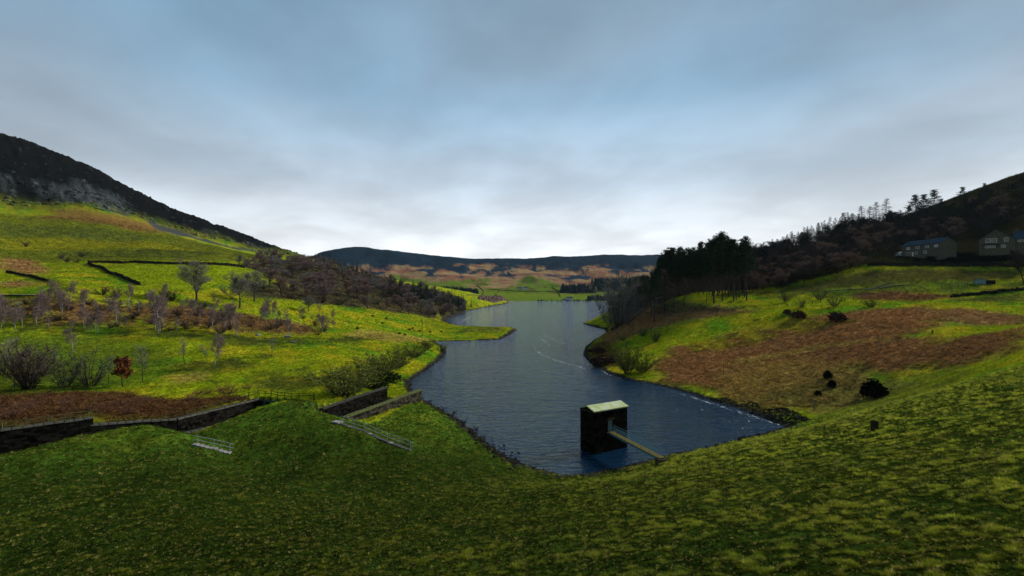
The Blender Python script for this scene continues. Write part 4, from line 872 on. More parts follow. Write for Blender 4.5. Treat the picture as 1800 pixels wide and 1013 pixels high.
# ------------------------------------------------------------------ valve tower and its footbridge
def tower():
    root = tag(link('valve_tower', None), 'black stone valve tower with pale slab roof standing in the water', 'tower')
    A = Vector((13.8, 86.0, 0)); f = Vector((7.0, 4.35, 0)).normalized(); g = Vector((-f.y, f.x, 0)); Wd, Dp, Ht = 7.6, 3.6, 6.95
    ang = math.atan2(f.y, f.x); mb = MB()
    c = [A, A + f * Wd, A + f * Wd + g * Dp, A + g * Dp]
    door = (3.1, 4.3, 3.35, 5.35)                     # along front: x0 x1, z0 z1
    R = random.Random(2)
    def face(p, d, n, L, hole=None):
        z = -3.0; k = 0
        while z < Ht - .05:
            h = min(.42 * R.uniform(.9, 1.1), Ht - z); x = -R.uniform(0, .8)
            while x < L:
                w = R.uniform(.55, 1.15); x0, x1 = max(x, 0), min(x + w, L); x += w
                if x1 - x0 < .15: continue
                if hole and x1 > hole[0] and x0 < hole[1] and z + h > hole[2] and z < hole[3]:
                    for u0, u1 in ((x0, hole[0]), (hole[1], x1)):
                        if u1 - u0 > .1:
                            q = p + d * ((u0 + u1) / 2) - n * (.16 - R.uniform(0, .03)); mb.box((q.x, q.y, z + h / 2), (u1 - u0 - .02, .32, h - .02), math.atan2(d.y, d.x), 0, .008)
                    continue
                q = p + d * ((x0 + x1) / 2) - n * (.16 - R.uniform(0, .035)); mb.box((q.x, q.y, z + h / 2), (x1 - x0 - .02, .32, h - .02), math.atan2(d.y, d.x), 0, .008)
            z += h
    face(c[0], f, -g, Wd, door); face(c[1], g, f, Dp); face(c[2], -f, g, Wd); face(c[3], -g, -f, Dp)
    ctr = A + f * Wd / 2 + g * Dp / 2
    mb.box((ctr.x, ctr.y, 1.87 - .05), (Wd - .7, Dp - .7, 9.7), ang)
    o = mb.build('masonry', mat('tower_gritstone', (.0035, .0032, .0028), .95, .4, 1.2, col2=(.013, .012, .007), bump=.6, island=.8), root); o['kind'] = 'stuff'
    # cornice and five roof slabs a side
    q = MB(); q.box((ctr.x, ctr.y, Ht + .09), (Wd + .2, Dp + .2, .18), ang); q.build('cornice', M_MASON, root)
    for i in range(5):
        for sgn in (-1, 1):
            s0, s1 = -.18 + (Wd + .36) * i / 5 + .02, -.18 + (Wd + .36) * (i + 1) / 5 - .02
            e, rdg = (Dp / 2 + .22), 0.0
            V = []
            for zo in (0, .16):
                for s, t, z in ((s0, e, 0), (s1, e, 0), (s1, .01, .62), (s0, .01, .62)):
                    p = A + f * s + g * (Dp / 2 + sgn * t); V.append((p.x, p.y, Ht + .185 + z + zo + R.uniform(-.01, .01)))
            F = [(3, 2, 1, 0), (4, 5, 6, 7), (0, 1, 5, 4), (1, 2, 6, 5), (2, 3, 7, 6), (3, 0, 4, 7)]
            q = MB(); q.add(V, F if sgn < 0 else [t[::-1] for t in F]); q.build('roof_slab', M_ROOFS, root)
    for s in (-.0, Wd):                                # gable infill under the slabs
        q = MB(); p0 = A + f * (s + (.05 if s == 0 else -.05)); w = f * (.3 if s == 0 else -.3)
        tri = [p0 + Vector((0, 0, Ht + .17)), p0 + g * Dp + Vector((0, 0, Ht + .17)), p0 + g * Dp / 2 + Vector((0, 0, Ht + .80))]
        q.add(tri + [t + w for t in tri], [(0, 1, 2), (5, 4, 3), (0, 3, 4, 1), (1, 4, 5, 2), (2, 5, 3, 0)]); q.build('gable', M_MASONDK, root)
    dc = A + f * (door[0] + door[1]) / 2 + g * .22
    q = MB(); q.box((dc.x, dc.y, (door[2] + door[3]) / 2), (door[1] - door[0] - .04, .08, door[3] - door[2] - .04), ang); do = q.build('door', M_DOOR, root)
    q = MB(); hp = dc + f * .42 - g * .07; q.box((hp.x, hp.y, 4.35), (.05, .06, .22), ang); q.build('handle', M_WIRE, do)
    q = MB(); lp = A + f * 3.7 - g * .02; q.box((lp.x, lp.y, door[3] + .16), (1.7, .36, .30), ang); q.build('lintel', M_MASON, root)
    q = MB(); q.box((lp.x - g.x * .1, lp.y - g.y * .1, door[2] - .12), (1.8, .7, .2), ang); q.build('threshold', M_COPE, root)
    # footbridge
    root2 = tag(link('footbridge', None), 'narrow footbridge with teal rails from the bank to the tower door', 'footbridge')
    P0 = dc - g * .35; P0.z = 3.32; P1 = Vector((21.8, 74.3, 3.32)); d = (P1 - P0); L = d.length; d.normalize(); n = Vector((-d.y, d.x, 0)); an = math.atan2(d.y, d.x)
    k = 14
    for i in range(k):
        p = P0 + d * (L * (i + .5) / k); q = MB(); q.box((0, 0, 0), (L / k - .03, .95, .07), 0, 0, .004); o = q.build('deck_plank', M_DECK, root2, loc=p); o.rotation_euler.z = an
    for sg in (-1, 1):
        p = P0.lerp(P1, .5) + n * sg * .42; q = MB(); q.box((p.x, p.y, p.z - .20), (L - .05, .10, .30), an); q.build('girder', M_TEAL, root2)
        rp = MB()
        for i in range(7):
            t = P0.lerp(P1, .02 + .96 * i / 6) + n * sg * .46; q = MB(); q.tube([t + Vector((0, 0, -.1)), t + Vector((0, 0, 1.12))], .028, 6); q.build('rail_post', M_TEAL, root2)
        for h in (.4, .76, 1.12):
            q = MB(); q.tube([P0 + n * sg * .46 + Vector((0, 0, h)), P1 + n * sg * .46 + Vector((0, 0, h))], .042, 6); q.build('handrail', M_TEAL, root2)
    q = MB(); q.box((P1.x, P1.y, P1.z - 1.0), (1.0, 1.8, 1.8), an); q.build('abutment', M_MASON, root2)
tower()

# ------------------------------------------------------------------ steps with handrails
def steps(label, a, b, n, wid, ms, rail_side, nposts, top_slab=False, rail_label=None):
    root = tag(link('stone_steps', None), label, 'steps'); d, L = unit(a, b); an = math.atan2(d.y, d.x); nn = Vector((-d.y, d.x, 0))
    za, zb = gz(*a) + .12, gz(*b) + .10
    for i in range(n):
        t = (i + .5) / n; p = Vector((a[0], a[1], 0)) + d * (L * t); z = za + (zb - za) * i / max(n - 1, 1)
        z = max(z, gz(p.x, p.y) + .08)
        q = MB(); q.box((0, 0, -.14), (L / n + .06, wid, .34), 0, 0, .012); o = q.build('step', ms if not (i % 7 == 3) else M_STEP, root, loc=(p.x, p.y, z)); o.rotation_euler.z = an
    if top_slab:
        p = Vector((a[0], a[1], 0)) - d * .7; q = MB(); q.box((0, 0, 0), (1.5, wid + .5, .22), 0, 0, .01); o = q.build('landing_slab', M_STEP, root, loc=(p.x, p.y, gz(p.x, p.y) + .2)); o.rotation_euler.z = an
    r2 = tag(link('handrail', None), rail_label, 'handrail')
    off = nn * rail_side * (wid / 2 + .12)
    pts = []
    for i in range(nposts):
        t = (i + .15) / (nposts - .7); p = Vector((a[0], a[1], 0)) + d * (L * t) + off; z = za + (zb - za) * t; g0 = gz(p.x, p.y); z = max(z, g0 + .1)
        q = MB(); q.tube([(p.x, p.y, g0 - .2), (p.x, p.y, z + 1.12)], .024, 6); q.build('post', M_RAIL, r2); pts.append(Vector((p.x, p.y, z)))
    ext = [pts[0] - d * .9 + Vector((0, 0, -.02)), pts[0] - d * .4 + Vector((0, 0, .05))] + pts + [pts[-1] + (pts[-1] - pts[-2]) * .25]
    for h in (.5, 1.1):
        q = MB(); q.tube([p + Vector((0, 0, h)) for p in ext], .034, 6); q.build('rail', M_RAIL, r2)
steps('short flight of pale stone steps on the grassy mound', at(340, 781, 77)[:2], at(405, 799, 76.8)[:2], 8, .8, M_STEP, 1, 3, rail_label='short metal handrail beside the pale steps on the mound')
steps('long flight of dark stone steps with pale top slab', at(598, 745, 85.3)[:2], at(722, 792, 79)[:2], 24, .6, M_STEPDK, 1, 7, True, rail_label='long metal handrail above the dark steps')

# ------------------------------------------------------------------ fences, posts, poles
def rail_fence(label, pts, hgt=1.2, rails=(.45, .95), m=M_WOOD, step=2.4, thick=.11, rail=True, foot=-99):
    root = tag(link('rail_fence' if rail else 'post_fence', None), label, 'fence'); posts = []
    for p, q in zip(pts[:-1], pts[1:]):
        d, L = unit(p, q); n = max(1, round(L / step))
        for i in range(n): posts.append((p[0] + d.x * L * i / n, p[1] + d.y * L * i / n))
    posts.append(tuple(pts[-1][:2])); tops = []
    for x, y in posts:
        z = gz(x, y); dn = max(0, foot - z); z = max(z, foot); h = hgt * RNG.uniform(.94, 1.06); q = MB(); q.box((0, 0, (h - dn) / 2 - .15), (thick, thick, h + .3 + dn), 0, 0, .006, .96); o = q.build('post', m, root, loc=(x, y, z)); o.rotation_euler = (RNG.uniform(-.04, .04), RNG.uniform(-.04, .04), RNG.uniform(0, 1)); tops.append(Vector((x, y, z)))
    for p, q_ in zip(tops[:-1], tops[1:]):
        for h in rails:
            a, b = p + Vector((0, 0, h * hgt + RNG.uniform(-.04, .04))), q_ + Vector((0, 0, h * hgt + RNG.uniform(-.04, .04)))
            q = MB()
            if rail:
                d = (b - a); M3 = d.to_track_quat('X', 'Z').to_matrix(); q.box(a.lerp(b, .5), (d.length + .1, .045, .10), 0, 0, .004, mat=M3); q.build('rail', m, root)
            else:
                q.tube([a, b], .012, 3); q.build('wire', M_WIRE, root)
    return root
rail_fence('mossy rail fence along the top of the tall black wall', [(-91.5, 69), (-80, 80.3), (-72.6, 88.2)], 1.35, (.42, .86), M_WOODM, 2.9, .18, True, 5.7)
rail_fence('dark rail fence behind the lower channel wall', [(-71, 91), (-64.6, 97.5), (-58.4, 113.5), (-57.8, 116.4)], 1.2, (.45, .9), M_WOOD, 2.6)
rail_fence('dark rail fence crossing the head of the channel', [(-57.6, 116.6), (-52, 113.6), (-46.2, 111.2), (-43.5, 112.5), (-40.5, 104.5), (-38.5, 101)], 1.25, (.45, .9), M_WOOD, 2.4)
rail_fence('wire fence of short dark posts across the right field', [hit(*p)[:2] for p in [(1352, 541), (1400, 538), (1470, 531), (1530, 525), (1580, 518), (1640, 509), (1700, 502)]], 1.25, (.5, .9), M_WOOD, 3.6, .16, False)
def post(label, px, py, top, w, m, cat='post'):
    p = ground_pt(px, py); h = hpx(p, py - top); q = MB(); n = 4
    q.box((0, 0, h / 2 - .2), (w, w, h + .4), .3, 0, .01, .95); q.box((0, 0, h + .01), (w * .8, w * .8, .05), .3, 0, .008, .5)
    tag(q.build('wooden_post', m, None, loc=p), label, cat)
post('thick dark wooden post on the grass of the dam', 1537, 760, 740, .42, M_WOOD); post('pale thin post above the stony corner of the lake', 1432, 723, 704, .16, M_LOG); post('thin dark stick post in the bracken slope', 1272, 660, 640, .10, M_WOOD); post('short dark post in the green strip among the bracken', 1639, 588, 581, .25, M_WOOD)
def pole(label, px, py, top, y=None, arm=1.6, m=M_POLE, rz=0.3):
    p = ground_pt(px, py) if y is None else (at(px, py, y)[0], y, gz(at(px, py, y)[0], y)); h = hpx(p, py - top); root = tag(link('utility_pole', None, None, p), label, 'pole')
    q = MB(); q.tube([(0, 0, -.5), (0, 0, h * .5), (0, 0, h)], [.19, .16, .13], 8); q.build('mast', m, root)
    if arm:
        q = MB(); q.box((0, 0, h - .25), (arm, .12, .14), rz); q.build('crossarm', m, root)
        for s in (-.42, 0, .42):
            q = MB(); q.tube([(math.cos(rz) * arm * s, math.sin(rz) * arm * s, h - .2), (math.cos(rz) * arm * s, math.sin(rz) * arm * s, h + .06)], [.05, .035], 6); q.build('insulator', M_COPE, root)
    return Vector((p[0], p[1], p[2] + h))
t1 = pole('mossy utility pole with crossarm before the pines', 1242, 544, 510, arm=2.4); t2 = pole('slim grey pole with no crossarm at the edge of the pine stand', 1294, 528, 490, arm=0, m=M_PINEB); t3 = pole('lone pole on the bright grass near the spit', 742, 591, 563, arm=1.2)
def cable(label, a, b, sag):
    q = MB(); q.tube([a.lerp(b, i / 12) - Vector((0, 0, sag * 4 * (i / 12) * (1 - i / 12))) for i in range(13)], .035, 3); tag(q.build('overhead_cable', M_WIRE), label, 'cable')
cable('thin overhead cable sagging from the mossy pole up to the right hillside', t1, Vector((196, 262, 51)), 2.0)

# ------------------------------------------------------------------ field walls and logs
def dry_wall(label, pts, h=1.3, th=.6, seed=0, m=M_ROCKD, stone=.55):
    mb = MB(); R = random.Random(seed)
    for p, q in zip(pts[:-1], pts[1:]):
        d, L = unit(p, q); n = int(L / stone) + 1
        for i in range(n):
            x, y = p[0] + d.x * L * (i + .5) / n, p[1] + d.y * L * (i + .5) / n; z = gz(x, y); hh = h * R.uniform(.75, 1.1); k = 3
            for c in range(k): mb.box((x + R.uniform(-.05, .05), y + R.uniform(-.05, .05), z - .1 + (hh + .1) * (c + .5) / k), (stone * R.uniform(.85, 1.25), th * (1.15 - .18 * c) * R.uniform(.85, 1.1), (hh + .1) / k * 1.02), math.atan2(d.y, d.x) + R.uniform(-.12, .12), 0, .05)
    tag(mb.build('field_wall', m), label, 'wall', None, 'thing')
dry_wall('dry stone wall down the left side of the bright walled field', hits((155, 464), (165, 470), (190, 481), (220, 492), (246, 502)), 1.7, .8, 1)
dry_wall('dry stone wall along the top of the bright walled field', hits((155, 463), (200, 463), (260, 464), (330, 466), (390, 467), (430, 472)), 1.8, .8, 2)
dry_wall('long dark roadside wall below the two houses', hits((1525, 469), (1580, 468), (1650, 468), (1720, 469), (1800, 470), (1840, 470)), 1.8, .6, 3)
dry_wall('tumbled dark wall at the right edge below the hut', hits((1672, 524), (1710, 520), (1760, 514), (1800, 511)), 1.2, .9, 4)
dry_wall('broken dark wall running down the left slope', hits((12, 480), (35, 485), (60, 489), (85, 496)), 1.2, .8, 5)
for i, (a, b, r, lab) in enumerate([((1522, 511), (1570, 497), .30, 'upper long pale fallen log on the right field'), ((1545, 509), (1598, 503), .34, 'pale fallen log nearest the wire fence'), ((1450, 514), (1540, 509), .26, 'long thin fallen log left of the other two'), ((1500, 519), (1540, 517), .25, 'short fallen log beside the fence posts'), ((1258, 541), (1266, 536), .25, 'short pale log by the utility pole')]):
    p, q = Vector(ground_pt(*a)), Vector(ground_pt(*b)); n = 6; mb = MB()
    pts = []
    for k in range(n + 1):
        c = p.lerp(q, k / n); c.z = gz(c.x, c.y) + r * .8; pts.append(c)
    mb.tube(pts, [r * (1 - .07 * k) for k in range(n + 1)], 7); tag(mb.build('fallen_log', M_LOG), lab, 'log')

# ------------------------------------------------------------------ houses
M_HWALL = mat('house_stone', (.075, .066, .050), .95, .25, .8, col2=(.12, .105, .080), bump=.4, bscale=3)
M_SLATE = mat('blue_slate', (.026, .046, .066), .85, .25, 1.2, col2=(.045, .070, .095), bump=.3, bscale=4)
M_FRAME = mat('white_frame', (.62, .62, .60), .6, .1, 2)
M_GLASS = mat('window_glass', (.010, .013, .016), .08, .1, 2, spec=.6)
M_WHITE = mat('white_render', (.62, .62, .60), .9, .1, .5)
M_BRICKC = mat('chimney_brick', (.10, .060, .045), .95, .3, 2)
M_CONS = mat('conservatory_glass', (.10, .20, .23), .15, .15, 1, spec=.6)
def window(parent, c, d, nrm, w, h, mull=1):
    an = math.atan2(d.y, d.x); q = MB()
    for sx in (-1, 1): p = c + d * sx * (w / 2 - .06) + nrm * .06; q.box((p.x, p.y, p.z), (.12, .14, h), an)
    for sz in (-1, 1): p = c + nrm * .063 + Vector((0, 0, sz * (h / 2 - .06))); q.box((p.x, p.y, p.z), (w - .24, .14, .12), an)
    for k in range(mull):
        p = c + d * ((k + 1) / (mull + 1) - .5) * w + nrm * .05; q.box((p.x, p.y, p.z), (.07, .10, h - .24), an)
    o = q.build('window', M_FRAME, parent)
    q = MB(); p = c + nrm * .02; q.box((p.x, p.y, p.z), (w - .2, .05, h - .2), an); q.build('pane', M_GLASS, o)
    q = MB(); p = c + nrm * .10 + Vector((0, 0, -h / 2 - .07)); q.box((p.x, p.y, p.z), (w + .2, .22, .12), an); q.build('sill', M_COPE, o)
def gable_block(parent, A, d, L, n, D, h, rise, ov=.35, wall=M_HWALL, roof=M_SLATE):
    """A front corner, d along the front, n into the house; ridge parallel to d"""
    A = Vector(A); z = Vector((0, 0, 1)); q = MB(); B0 = -3.0
    P = [A, A + d * L, A + d * L + n * D, A + n * D]; V = [p + z * B0 for p in P] + [p + z * h for p in P] + [A + n * D / 2 + z * (h + rise), A + d * L + n * D / 2 + z * (h + rise)]
    q.add(V, [(0, 1, 5, 4), (1, 2, 6, 9, 5), (2, 3, 7, 6), (3, 0, 4, 8, 7), (4, 5, 9, 8), (6, 7, 8, 9)]); q.build('wall', wall, parent)
    q = MB()
    for s in (0, 1):
        e = A + (n * -ov if s == 0 else n * (D + ov)) + z * (h - rise * ov / (D / 2)); r = A + n * D / 2 + z * (h + rise)
        V = [e - d * ov, e + d * (L + ov), r + d * (L + ov), r - d * ov]; V = [v + z * .06 for v in V] + [v + z * .24 for v in V]
        F = [(3, 2, 1, 0), (4, 5, 6, 7), (0, 1, 5, 4), (1, 2, 6, 5), (2, 3, 7, 6), (3, 0, 4, 7)]
        q.add(V, F if s == 0 else [f[::-1] for f in F])
    return q.build('roof', roof, parent)
def long_house():
    d = Vector((.0, 1, 0)); A = Vector((213, 254.5, 0)); n = Vector((1, 0, 0)); zb = 28 + (506.5 - 447) / 900 * 256
    root = tag(link('long_house', None, None, (0, 0, 0)), 'long two storey stone house with blue slate roof and white windows', 'house')
    A.z = zb; L = 25.5; rf = gable_block(root, A, d, L, n, 8, 5.6, 2.7)
    fr = lambda t, z: A + d * t + Vector((0, 0, z)); nr = Vector((-1, 0, 0))
    for t in (2.6, 8.2, 14.4, 20.6): window(root, fr(t, 4.25), d, nr, 2.4, 1.35, 2)
    for t, w in ((9.4, 2.0), (15.2, 1.4), (20.5, 2.6)): window(root, fr(t, 1.45), d, nr, w, 1.6, 1)
    q = MB(); p = fr(17.6, 1.05) + nr * .05; q.box(p, (.1, 1.0, 2.1)); do = q.build('door', M_FRAME, root)
    q = MB(); q.tube([fr(11.6, .0) + nr * .08, fr(11.6, 5.5) + nr * .08], .06, 6); q.build('downpipe', M_WIRE, root)
    q = MB(); p = A + d * 12.6 + n * 4 + Vector((0, 0, 9)); q.box(p, (.8, 1.5, 2.0)); ch = q.build('chimney', M_BRICKC, rf)
    for s in (-.4, .4):
        q = MB(); q.tube([p + Vector((0, s, 1)), p + Vector((0, s, 1.55))], [.16, .13], 8); q.build('chimney_pot', M_BRICKC, rf)
    r2 = tag(link('conservatory', None), 'small pale blue glass conservatory at the far end of the long house', 'conservatory')
    B = A + d * 25.8 + n * .4; q = MB(); fr_ = MB()
    V = [B, B + d * 5.2, B + d * 5.2 + n * 5, B + n * 5]; H1 = 2.3; H2 = 3.6
    T = [v + Vector((0, 0, H1 if i in (0, 1) else H2)) for i, v in enumerate(V)]
    q.add([v - Vector((0, 0, 2)) for v in V] + T, [(0, 1, 5, 4), (1, 2, 6, 5), (3, 0, 4, 7), (4, 5, 6, 7)]); q.build('glazing', M_CONS, r2)
    for i in range(5):
        a = B + d * 1.3 * i - n * .03; bm_ = MB(); bm_.tube([a, a + Vector((0, 0, H1)), a + n * 5 + Vector((0, 0, H2 + .05))], .07, 4); bm_.build('glazing_bar', M_FRAME, r2)
long_house()
def gabled_house():
    root = tag(link('gabled_house', None), 'stone house with big gable and blue roof, rightmost of the two', 'house')
    y = 246; c = Vector(at(1752, 438, y)); zb = c.z; d = Vector((.70, -.714, 0)).normalized(); n = Vector((.714, .70, 0)).normalized(); nr = -n
    # gabled wing: ridge runs into the house
    A = c - d * 6.3; A.z = zb
    q = MB(); z = Vector((0, 0, 1)); W_, D_, h, ri = 12.6, 11.0, 4.6, 4.6
    P = [A, A + d * W_, A + d * W_ + n * D_, A + n * D_]; V = [p - z * 3 for p in P] + [p + z * h for p in P] + [A + d * W_ * .48 + z * (h + ri), A + d * W_ * .48 + n * D_ + z * (h + ri)]
    q.add(V, [(0, 1, 5, 8, 4), (1, 2, 6, 5), (2, 3, 7, 9, 6), (3, 0, 4, 7), (5, 6, 9, 8), (7, 4, 8, 9)]); q.build('wall', M_HWALL, root)
    q = MB()
    for e, sg in ((A - d * .35 + z * (h - .25), 1), (A + d * (W_ + .35) + z * (h - .25), -1)):
        r = A + d * W_ * .48 + z * (h + ri); V = [e - n * .35, r - n * .35, r + n * D_, e + n * D_]; V = [v + z * .06 for v in V] + [v + z * .26 for v in V]
        F = [(0, 1, 2, 3), (7, 6, 5, 4), (4, 5, 1, 0), (5, 6, 2, 1), (6, 7, 3, 2), (7, 4, 0, 3)]; q.add(V, F if sg > 0 else [f[::-1] for f in F])
    q.build('roof', M_SLATE, root)
    for e in (-1, 1):                                  # pale barge boards
        q = MB(); a = A + d * (W_ * .48 + e * W_ * .50) - n * .42 + z * (h - .05); b = A + d * W_ * .48 - n * .42 + z * (h + ri + .2); q.tube([a, b], .12, 4); q.build('bargeboard', M_COPE, root)
    B = A + d * (W_ - .4) + n * 1.4; rf = gable_block(root, B, d, 13, n, 9, 4.4, 4.0)
    q = MB(); p = B + d * 1.0 + n * 4.5 + z * 8.9; q.box(p, (.9, .9, 1.8)); q.build('chimney', M_BRICKC, rf)
    fr = lambda t, zz: A + d * t + z * zz
    for t in (3.3, 5.5): window(root, fr(t, 4.2), d, nr, 1.9, 2.1, 0)
    window(root, fr(9.6, 4.3), d, nr, 1.6, 2.0, 0)
    for t, w in ((3.0, 1.8), (5.0, 1.8), (8.6, 1.6)): window(root, fr(t, 1.2), d, nr, w, 1.3, 1)
    window(root, B + d * 2.2 + z * 3.6, d, nr, 2.0, 1.0, 1)
    q = MB(); p = fr(4.2, 2.35) - n * .8; q.box(p, (6.5, 1.6, .18), math.atan2(d.y, d.x)); q.build('porch_roof', M_SLATE, root)
gabled_house()
def small_house(name, label, px, py, y, w, h, dp, cat='house', roof=M_SLATE):
    x, yy, z = at(px, py, y); z = gz(x, y); root = tag(link(name, None), label, cat); d = Vector((1, .1, 0)).normalized(); n = Vector((-.1, 1, 0)).normalized()
    A = Vector((x - w / 2, y, z)); rf = gable_block(root, A, d, w, n, dp, h, dp * .35, .3, M_WHITE, roof)
    for i in range(3):
        c = A + d * w * (i + .7) / 3.4 + Vector((0, 0, h * .6)); q = MB(); q.box(c - n * .05, (w * .1, .12, h * .3), math.atan2(d.y, d.x)); o = q.build('window', M_GLASS, root)
    q = MB(); q.box(A + d * w * .2 + n * dp / 2 + Vector((0, 0, h + dp * .4)), (w * .07, w * .07, h * .4)); q.build('chimney', M_WHITE, rf)
small_house('farmhouse', 'tiny white farmhouse on the far shore of the lake', 1002, 528.5, 1110, 13, 5.5, 8); small_house('boathouse', 'tiny white lean building left of the far shore farmhouse', 992, 529, 1105, 7, 3, 6); small_house('hill_farm', 'tiny white farm in the far green fields above the lake', 924, 511, 1360, 12, 5, 8); small_house('barn', 'low pale barn left of the tiny hill farm', 913, 512, 1365, 14, 3, 7)
def hut():
    p = Vector(ground_pt(1722, 500)); root = tag(link('hut', None, None, p), 'low hut with pale blue front in the right field', 'hut')
    q = MB(); q.box((0, 0, .8), (3.4, 2.4, 2.0), -.5); q.build('front', M_CONS, root); q = MB(); q.box((0, 0, 1.9), (3.8, 2.9, .16), -.5); q.build('roof', M_SLATE, root); q = MB(); q.box((2.9, -1.55, .6), (3.0, 2.2, 1.6), -.5); q.build('side_shed', M_MASONDK, root)
hut()

# ------------------------------------------------------------------ walkers and a dog on the path
pp = hits((-40, 519), (20, 519.5), (60, 520.5), (110, 521.5), (150, 521)); q = MB(); prev = None
for i, (x, y) in enumerate(pp):
    z0 = max(gz(x, y - .9), gz(x, y + .9)) + .06; q.v += [(x, y - 1.0, z0), (x, y + 1.0, z0 + .02)]
for i in range(len(pp) - 1): q.f.append((2 * i, 2 * i + 2, 2 * i + 3, 2 * i + 1)); q.m.append(0)
tag(q.build('path', mat('gravel', (.22, .23, .20), .95, .25, 2)), 'pale gravel path across the left pasture', kind='structure')
def skin(name, V, E, r, m, parent=None):
    me = bpy.data.meshes.new(name); me.from_pydata(V, E, []); me.materials.append(m); o = link(name, me, parent)
    md = o.modifiers.new('skin', 'SKIN'); md.use_smooth_shade = True; sv = me.skin_vertices
    if not sv:
        bm = bmesh.new(); bm.from_mesh(me); bm.verts.layers.skin.verify(); bm.to_mesh(me); bm.free(); sv = me.skin_vertices
    for i, q_ in enumerate(r): sv[0].data[i].radius = (q_, q_)
    sv[0].data[0].use_root = True
    o.modifiers.new('sub', 'SUBSURF').levels = 1; o.modifiers['sub'].render_levels = 1
    return o
M_SKIN = mat('skin', (.45, .28, .20), .6, .1, 3); M_HAIR = mat('dark_hair', (.02, .015, .012), .8, .2, 5)
def person(px, py, label, jacket, trousers, face=1.6, stride=.16, h=1.72):
    p = ground_pt(px, py); root = tag(link('person', None, None, (p[0], p[1], p[2] + .06)), label, 'person', 'walkers on the path'); root.rotation_euler.z = face; s = h / 1.75; root.scale = (s, s, s)
    mj = mat('cloth_%d' % (hash(jacket) % 9999), jacket, .9, .15, 6); mt = mat('cloth_%d' % (hash(trousers) % 9999), trousers, .9, .15, 6)
    a = stride
    V = [(0, 0, .95), (0, 0, 1.2), (0, 0, 1.42), (0, 0, 1.52), (.01, 0, 1.66), (.01, 0, 1.73), (0, .17, 1.4), (-a, .24, 1.14), (a * .2, .24, .90), (a * .3, .24, .80), (0, -.17, 1.4), (a, -.24, 1.14), (a * .4, -.24, .90), (a * .6, -.24, .80),
         (a * .2, .09, .88), (a * .9, .09, .50), (a * .7, .09, .09), (a * .7 + .16, .09, .04), (-a * .2, -.09, .88), (-a * .4, -.09, .50), (-a * 1.6, -.09, .10), (-a * 1.6 + .16, -.09, .05)]
    E = [(0, 1), (1, 2), (2, 3), (3, 4), (4, 5), (2, 6), (6, 7), (7, 8), (8, 9), (2, 10), (10, 11), (11, 12), (12, 13), (0, 14), (14, 15), (15, 16), (16, 17), (0, 18), (18, 19), (19, 20), (20, 21)]
    skin('body', V, E, [.13, .13, .12, .06, .10, .08, .06, .05, .04, .04, .06, .05, .04, .04, .085, .06, .045, .04, .085, .06, .045, .04], M_SKIN, root)
    skin('jacket', [V[i] for i in (0, 1, 2, 6, 7, 8, 10, 11, 12)], [(0, 1), (1, 2), (2, 3), (3, 4), (4, 5), (2, 6), (6, 7), (7, 8)], [.16, .165, .15, .085, .07, .06, .085, .07, .06], mj, root)
    skin('trousers', [V[i] for i in (0, 14, 15, 16, 18, 19, 20)], [(0, 1), (1, 2), (2, 3), (0, 4), (4, 5), (5, 6)], [.145, .10, .075, .06, .10, .075, .06], mt, root)
    hm = MB(); hm.tube([(-.02, 0, 1.62), (-.03, 0, 1.72), (-.01, 0, 1.80)], [.10, .115, .06], 8); hm.build('hair', M_HAIR, root, True)
person(85.5, 522, 'leftmost walker on the path in a dark jacket and pale hood', (.06, .07, .09), (.015, .015, .02), 1.4); person(91.5, 522, 'second walker from left on the path in dark green', (.025, .05, .03), (.012, .012, .018), 1.8, .1)
person(105, 522, 'walker in black at the left of the group of three', (.012, .012, .016), (.012, .012, .015), 1.5); person(108.5, 522.4, 'walker in red brown in the middle of the group of three', (.10, .04, .035), (.015, .015, .03), 1.7, .1, 1.66); person(112.5, 522.6, 'walker in pale blue at the right of the group of three', (.45, .52, .60), (.03, .05, .09), 1.3, .14, 1.75)
dp = ground_pt(73, 520.5); dr = tag(link('dog', None, None, (dp[0], dp[1], dp[2])), 'small dark dog walking ahead of the people on the path', 'dog'); dr.rotation_euler.z = 3.0
skin('body', [(0, 0, .45), (.22, 0, .46), (.36, 0, .56), (.46, 0, .64), (.58, 0, .60), (-.25, 0, .47), (-.42, 0, .60), (.24, .07, .30), (.24, .07, .04), (.24, -.07, .30), (.28, -.07, .04), (-.22, .07, .32), (-.30, .07, .16), (-.27, .07, .04), (-.22, -.07, .32), (-.28, -.07, .16), (-.24, -.07, .04), (.44, .05, .74), (.44, -.05, .74)],
     [(0, 1), (1, 2), (2, 3), (3, 4), (0, 5), (5, 6), (1, 7), (7, 8), (1, 9), (9, 10), (5, 11), (11, 12), (12, 13), (5, 14), (14, 15), (15, 16), (3, 17), (3, 18)], [.12, .13, .09, .085, .045, .11, .025, .055, .03, .055, .03, .065, .035, .03, .065, .035, .03, .02, .02], M_HAIR, dr)

